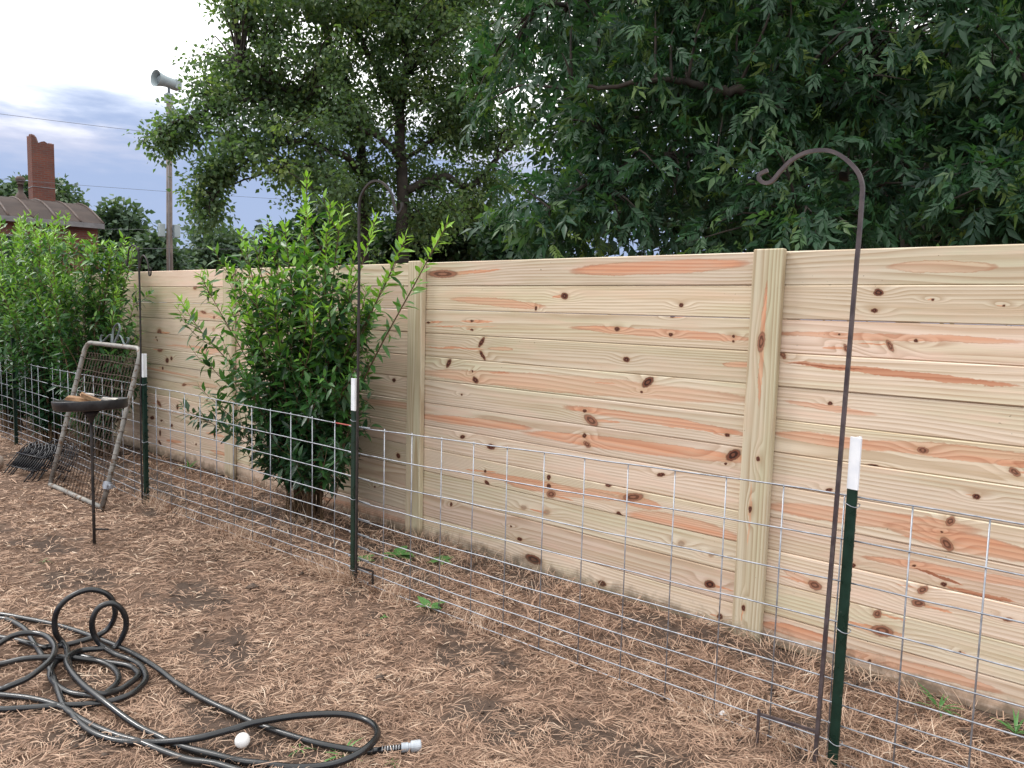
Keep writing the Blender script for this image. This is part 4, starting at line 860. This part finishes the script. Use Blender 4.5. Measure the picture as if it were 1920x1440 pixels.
# hedge of the same kind
for i, (hx, hy, hh, lab, npart) in enumerate([(-8.15, 3.02, 2.25, 'tall hedge shrub next to the pipe gate, its edge loose against the boards', 300), (-9.25, 3.0, 2.42, 'dense hedge shrub around the T-post without white', 300),
                                      (-10.5, 2.98, 2.5, 'hedge shrub in front of the brick building', 300), (-11.8, 3.0, 2.5, 'hedge shrub at the far end of the wire panels', 0)]):
    tips = []
    for j in range(50):
        a = rng.uniform(0, 2*np.pi); z = hh*(1-.75*rng.random()**1.5); wd = np.interp(z, [.4, 1.0, 1.7, 2.4], [.55, .8, .78, .5])*math.sqrt(rng.random())
        tips.append((hx+math.cos(a)*wd, min(3.4, hy+math.sin(a)*wd*.62), z*rng.uniform(.93, 1.04)))
    shrub(lab, (hx, hy, .01), tips, 7, M['leaf_hedge'], .112, npart, 'hedge shrubs along the boards', .2, .14)

def tree(name, label, limbs, radii, blobs, n_clump, per, tpl, size, mat, bark, spread=.34, droop=.3, nparts=0, young=.35, group=None, twig=.012, cat='tree', shell=.5, flat=.75, boughs=0, bsig=.45):
    limbs = [np.array(l, float) for l in limbs]
    base = limbs[0][0].copy(); base[2] = 0.
    t = thing(name, label, cat, tuple(base), group)
    tm = MB(); sk = []
    for l, (r0, r1) in zip(limbs, radii):
        if l[0][2] < 2.0: l = np.vstack([[l[0][0], l[0][1], -.2], l])
        p = spline(l, 5); p[1:-1] += rng.normal(0, .012, (len(p)-2, 3))
        tm.tube(p-base, np.linspace(r0, r1, len(p)), 9); sk.append(p)
    tm.build('trunk', bark, t, True)
    sk = np.concatenate(sk); sk = sk[sk[:, 2] > 1.6] if (sk[:, 2] > 1.6).any() else sk
    bl = np.array(blobs); w = bl[:, 3]*bl[:, 4]; w = w/w.sum()
    c = rng.choice(len(bl), n_clump, p=w)
    if boughs:
        cn = np.maximum(2, np.round(boughs*w).astype(int)); c = np.repeat(np.arange(len(bl)), cn); boughs = len(c); c = np.concatenate([c, c[:1].repeat(max(0, n_clump-boughs))])
    dirv = rvec(n_clump); nb = boughs or n_clump; c = np.repeat(c[:nb], -(-n_clump//nb))[:n_clump]; dirv = np.repeat(dirv[:nb], -(-n_clump//nb), 0)[:n_clump]; rad = np.repeat(rng.random(nb)**shell, -(-n_clump//nb))[:n_clump]
    cen = bl[c, :3]+dirv*rad[:, None]*np.stack([bl[c, 3], bl[c, 3]*flat, bl[c, 4]], 1)
    if boughs: cen = cen+rng.normal(0, 1, (n_clump, 3))*(bsig*np.clip(bl[c, 3]/1.3, .35, 1))[:, None]*np.array([1, 1, .6])
    tw = MB()
    P, D, T = [], [], []
    for i in range(n_clump):
        q = sk[np.argmin(((sk-cen[i])**2).sum(1)+.0*rng.random(len(sk)))]
        e = cen[i]; L_ = np.linalg.norm(e-q)
        if L_ > .05:
            m = q+(e-q)*.55+np.array([0, 0, .12*L_])+rng.normal(0, .05*L_, 3)
            p = spline(np.array([q, m, e]), 3)
            tw.tube(p-base, np.linspace(twig*(1+.4*L_), twig*.3, len(p)), 4, False)
        u_ = rng.random(per)
        back = e+(q-e)/(L_+1e-6)*min(L_*.7, spread*1.3)
        pos = e+(back-e)*u_[:, None]*.9+rng.normal(0, 1, (per, 3))*spread*np.array([.55, .55, .45])
        d = (pos-(e+back)/2); d = d/(np.linalg.norm(d, axis=1)[:, None]+1e-6)+rng.normal(0, .5, (per, 3)); d[:, 2] -= droop
        P.append(pos); D.append(d)
        br = rng.random(); T.append(np.clip(rng.normal(young, .15, per)+.5*(br < .12)*rng.random()+.22*(rng.random()-.5), 0, 1))
    tw.build('twigs', bark, t, True)
    P, D, T = np.concatenate(P), np.concatenate(D), np.concatenate(T)
    k = ~((P[:, 1] < 3.75) & (P[:, 2] < 2.1)); P, D, T = P[k], D[k], T[k]
    S = size*rng.uniform(.65, 1.2, len(P))
    N_ = np.array([0, 0, 1.])+rng.normal(0, .8, (len(P), 3))
    foliage('crown', t, tpl, P, D, N_, S, T, mat, nparts)
    return t
tree('maple_tree', 'tall airy maple with two dark trunks and small leaves behind the lone shrub', MAPLE_LIMBS, [(.17, .05), (.15, .04), (.08, .02), (.08, .02), (.08, .02), (.06, .015), (.07, .015), (.09, .03), (.05, .02), (.05, .02), (.05, .02)],
     MAPLE_BLOBS, 1700, 68, MAPLE_LEAF, .098, M['leaf_maple'], M['bark'], .24, .45, 0, .45, shell=.42, boughs=200, bsig=.42)
tree('pecan_tree', 'dark tree with long drooping pinnate leaves hanging over the board fence', PECAN_LIMBS, [(.13, .05), (.06, .010), (.07, .02), (.05, .012), (.05, .012), (.045, .012), (.04, .015), (.02, .008)],
     PECAN_BLOBS, 620, 16, PECAN_LEAF, .27, M['leaf_pecan'], M['bark'], .26, .6, 300, .36)
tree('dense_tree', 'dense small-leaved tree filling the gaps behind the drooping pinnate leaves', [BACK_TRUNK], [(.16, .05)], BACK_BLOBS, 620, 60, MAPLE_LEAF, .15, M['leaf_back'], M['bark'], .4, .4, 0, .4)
FL = ['small distant tree rising behind the brick building roof', 'distant tree beside the brick building wall end', 'rounded dark distant tree to the hedge side of the lone shrub',
      'low distant tree at the foot of the siren pole', 'dark tree low behind the lone shrub and boards', 'dark tree low under the maple crown', 'shaded tree low between the maple and the drooping leaves']
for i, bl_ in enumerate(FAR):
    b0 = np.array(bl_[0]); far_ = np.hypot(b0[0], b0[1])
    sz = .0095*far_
    tree('background_tree', FL[i], [[(b0[0], b0[1], 0), (b0[0]+.1, b0[1], b0[2]*.6), (b0[0], b0[1]+.1, b0[2])]], [(.16, .04)], bl_, 70 if far_ > 30 else 150, 60, MAPLE_LEAF, min(sz, .3), M['leaf_far_hazed'] if far_ > 30 else M['leaf_back'], M['bark'], .014*far_, .3, 0, .45, 'trees beyond the board fence', .02)

# small green weeds
def weed(loc, n, size, el, label, tpl=None, group='green weeds in the dead grass'):
    z = float(gz(loc[0], loc[1])); t = thing('weed', label, 'weed', (loc[0], loc[1], z), group)
    b = MB(); b.tube([(0, 0, -.01), (.003, 0, size*.15)], .0022, 5); b.build('stem', M['weed'], t, True)
    V, F_ = tpl or leaf_tpl(.24, .04, .25); lv = np_mesh('leaf', V, F_, M['weed'], True, np.full(len(F_), .55))
    for i in range(n):
        a = 2.4*i+rng.normal(0, .3); e = el*rng.uniform(.6, 1.4)
        D = np.array([[math.cos(a)*math.cos(e), math.sin(a)*math.cos(e), math.sin(e)]]); X, Y, Z = frames(D, np.array([[0, 0, 1.]])+rng.normal(0, .1, (1, 3)))
        s = size*rng.uniform(.7, 1.1); o = bpy.data.objects.new('leaf', lv); o.parent = t
        o.matrix_local = Matrix(np.vstack([np.column_stack([X[0]*s, Y[0]*s, Z[0]*s, (0, 0, size*.12)]), (0, 0, 0, 1)]).tolist()); C.objects.link(o)
GR = leaf_tpl(.05, .01, .5)
weed((-2.87, 2.69), 5, .095, .5, 'broad-leaved green seedling at the foot of the wire by the black hook')
weed((-2.12, 1.58), 9, .09, .6, 'spiky green weed inside the hose loop near the sprung end', GR)
weed((-2.26, 1.50), 6, .06, .4, 'small grassy weed between the egg and the spiky weed', GR)
weed((-1.95, 1.66), 6, .045, .4, 'tiny grassy weed beside the hose coupling', GR)
weed((-.62, 3.40), 14, .11, .9, 'green grass tuft at the base of the boards past the brown-grey hook', GR)
weed((-.36, 3.42), 12, .09, .9, 'second green grass tuft along the base of the boards', GR)
weed((-3.62, 3.12), 9, .13, .35, 'broad green weed under the lone shrub beside the post')
weed((-3.35, 3.25), 8, .11, .3, 'flat green weed on dark soil near the foot of the post')
weed((-3.75, 2.95), 7, .10, .3, 'low green weed behind the T-post of the black hook')
weed((-5.0, 1.55), 7, .05, .4, 'thin green weed on the ground near the stake feeder', GR)
weed((-2.95, 2.45), 4, .03, .4, 'tiny green sprout in the dead grass before the seedling')
weed((-6.9, 3.38), 12, .12, .9, 'green grass tuft at the boards behind the T-post of the double hook', GR)

# ------------------------------------------------------------------ brick building beyond the hedge
E_ = np.array([-27.97, 10.85]); vv = E_/np.linalg.norm(E_); rt = np.array([vv[1], -vv[0]]); al = R(15)
ff = rt*math.cos(al)+vv*math.sin(al); bk = vv*math.cos(al)-rt*math.sin(al)
ang = math.atan2(ff[1], ff[0])
bld = thing('brick_building', 'old red brick building with a curved brown sheet roof beyond the hedge', 'building', (E_[0], E_[1], 0), None, ang)
LB = 11.0; DB = 7.4
b = MB(); b.box(-LB, -.12, .25, DB-.1, -.2, 4.02); b.build('wall', M['brick'], bld)
prof = [(y_, 4.17+.95*math.sin(min(1, y_/3.7)*np.pi/2)) for y_ in np.linspace(0, 3.7, 8)]
prof += [(7.4-y_, z_) for y_, z_ in prof[-2::-1]]
npan = 16
for i in range(npan):
    x0 = -LB+i*LB/npan; x1 = x0+LB/npan-.006
    v = []; f = []
    for y_, z_ in prof: v += [(x0, y_, z_), (x1, y_, z_), (x0, y_, z_-.05), (x1, y_, z_-.05)]
    for q in range(len(prof)-1):
        a = q*4; c = a+4; f += [(a, a+1, c+1, c), (a+2, c+2, c+3, a+3), (a, c, c+2, a+2), (a+1, a+3, c+3, c+1)]
    f += [(0, 2, 3, 1)]
    b = MB(); b.add(v, f); b.build('roof_panel', M['roofmetal'], bld)
    b = MB(); b.tube([(x1, y_, z_+.012) for y_, z_ in prof], .035, 6); b.build('roof_seam', M['vent'], bld, True)
b = MB(); b.box(-LB, .02, -.02, .04, 4.0, 4.165); b.build('fascia', M['fascia'], bld)
for xw in (-2.6, -5.2, -7.8):
    wo = MB(); wo.box(xw-.5, xw+.5, .215, .26, 2.2, 3.6); w_ = wo.build('window', M['fascia'], bld)
    wo = MB(); wo.box(xw-.44, xw+.44, .205, .212, 2.26, 3.54); wo.build('pane', M['glass'], w_)
def local(p):
    d = np.array(p[:2])-E_; return float(d@ff), float(d@bk)
cx_, cy_ = local(CHIM[0])
hw = .36; ztop = 7.35
v = []; n = 7
ring0 = [(-hw, -hw), (hw, -hw), (hw, hw), (-hw, hw)]
pts_ = []
for s in range(4):
    a, c = ring0[s], ring0[(s+1) % 4]
    for j in range(n): pts_.append((a[0]+(c[0]-a[0])*j/n, a[1]+(c[1]-a[1])*j/n))
top = []
for j, (a, c) in enumerate(pts_):
    hgt = ztop-.08 + (.22 if (a < -.25) else 0) + random.uniform(-.09, .04); top.append((a, c, hgt))
m_ = len(pts_)
vv_ = [(a, c, 4.5) for a, c in pts_]+top+[(a*.66, c*.66, h_) for a, c, h_ in top]+[(a*.66, c*.66, 6.4) for a, c in pts_]
fc = []
for L_ in range(3):
    for j in range(m_): fc.append((L_*m_+j, L_*m_+(j+1) % m_, (L_+1)*m_+(j+1) % m_, (L_+1)*m_+j))
b = MB(); b.add(vv_, fc); ch = b.build('chimney', M['brick'], bld, loc=(cx_, cy_, 0))
b = MB(); b.box(-hw-.012, hw+.012, -hw-.012, hw+.012, 5.62, 5.65); b.build('iron_band', M['fascia'], ch)
vx, vy = local(VENT[0])
b = MB(); b.lathe([(.27, 4.6), (.26, 4.95), (.12, 5.2), (.085, 5.25), (.085, 5.5), (.11, 5.5), (.115, 5.53), (.08, 5.55), (.13, 5.6), (.155, 5.66), (.15, 5.72), (.1, 5.78), (.02, 5.79), (.012, 5.86), (.001, 5.86)], 14); b.build('roof_vent', M['vent'], bld, True, loc=(vx, vy, 0))

# ------------------------------------------------------------------ siren pole and cables
pl = thing('utility_pole', 'weathered wooden pole carrying a grey warning siren horn beyond the boards', 'utility pole', (-27.17, 12.71, 0))
b = MB(); b.tube([(0, 0, -.2), (.01, .01, 4), (.03, .06, 8.45)], [.115, .105, .09], 14); b.build('pole', M['polewood'], pl, True)
b = MB(); b.box(-.10, .15, -.07, .18, 8.45, 8.76); b.build('siren_base', M['siren'], pl, bevel=.02)
b = MB(); b.tube([(.03, .06, 8.75), (.03, .06, 8.98)], .045, 10); b.build('swivel', M['sirendark'], pl, True)
v3 = np.array([vv[0], vv[1], 0]); r3 = np.array([rt[0], rt[1], 0])
axh = Vector(tuple(-r3*.86-v3*.5+np.array([0, 0, .04]))).normalized()
Mh = Matrix.Translation(Vector((.03, .06, 9.14))+axh*.0) @ axh.to_track_quat('Z', 'Y').to_matrix().to_4x4() @ Matrix.Scale(.82, 4)
b = MB(); b.lathe([(.001, -.22), (.20, -.22), (.22, -.18), (.22, .12), (.25, .32), (.30, .5), (.345, .60), (.345, .615), (.32, .6), (.25, .45), (.2, .3), (.17, .15), (.001, .15)], 28, Mh); si = b.build('siren_horn', M['siren'], pl, True)
b = MB(); b.lathe([(.001, .16), (.13, .16), (.165, .42), (.15, .45), (.001, .46)], 20, Mh); b.build('siren_core', M['sirendark'], si, True)
b = MB(); b.add([tuple(Mh @ Vector(q)) for q in [(-.2,-.2,-.5),(.2,-.2,-.5),(.2,.2,-.5),(-.2,.2,-.5),(-.2,-.2,-.2),(.2,-.2,-.2),(.2,.2,-.2),(-.2,.2,-.2)]], [(3,2,1,0),(4,5,6,7),(0,1,5,4),(1,2,6,5),(2,3,7,6),(3,0,4,7)]); b.build('siren_motor', M['siren'], si, bevel=.02)
for s in (-1, 1):
    p_ = r3*(.24*s)-v3*.05
    b = MB(); b.box(p_[0]-.09, p_[0]+.09, p_[1]-.1, p_[1]+.1, 3.85, 4.3); b.build('control_box', M['siren'], pl, bevel=.015)
b = MB(); b.tube([(.16, -.09, .2), (.17, -.08, 4), (.13, -.03, 8.3)], .022, 8); b.build('conduit', M['fascia'], pl, True)
def cable(a, c, sag, label, r_=.007):
    a, c = np.array(a, float), np.array(c, float); s = np.linspace(0, 1, 24)
    p = a+(c-a)*s[:, None]; p[:, 2] -= sag*4*s*(1-s)
    t = MB(); t.tube(p-a, r_, 5); o = t.build('power_cable', M['cable'], None, True, loc=tuple(a)); tag(o, label, 'cable', 'overhead cables past the siren pole')
dk = np.array([-25.82, 15.28, 0])-np.array([-28.87, 8.15, 0])
cable((-31.92, 1.0, 7.62), (-20, 29.0, 7.9), .4, 'highest overhead cable crossing above the chimney top')
cable((-31.94, 1.0, 5.4), (-20.2, 28.8, 6.0), .25, 'overhead cable crossing the chimney below its middle', .006)
cable((-27.17, 12.71, 4.12), (-40.0, -14, 5.0), .7, 'overhead cable ending at the control boxes of the siren pole', .006)
cable((-28.6, 8.6, 3.25), (-21.0, 26.5, 4.4), .1, 'lowest overhead cable passing the siren pole toward the dark trees', .007)
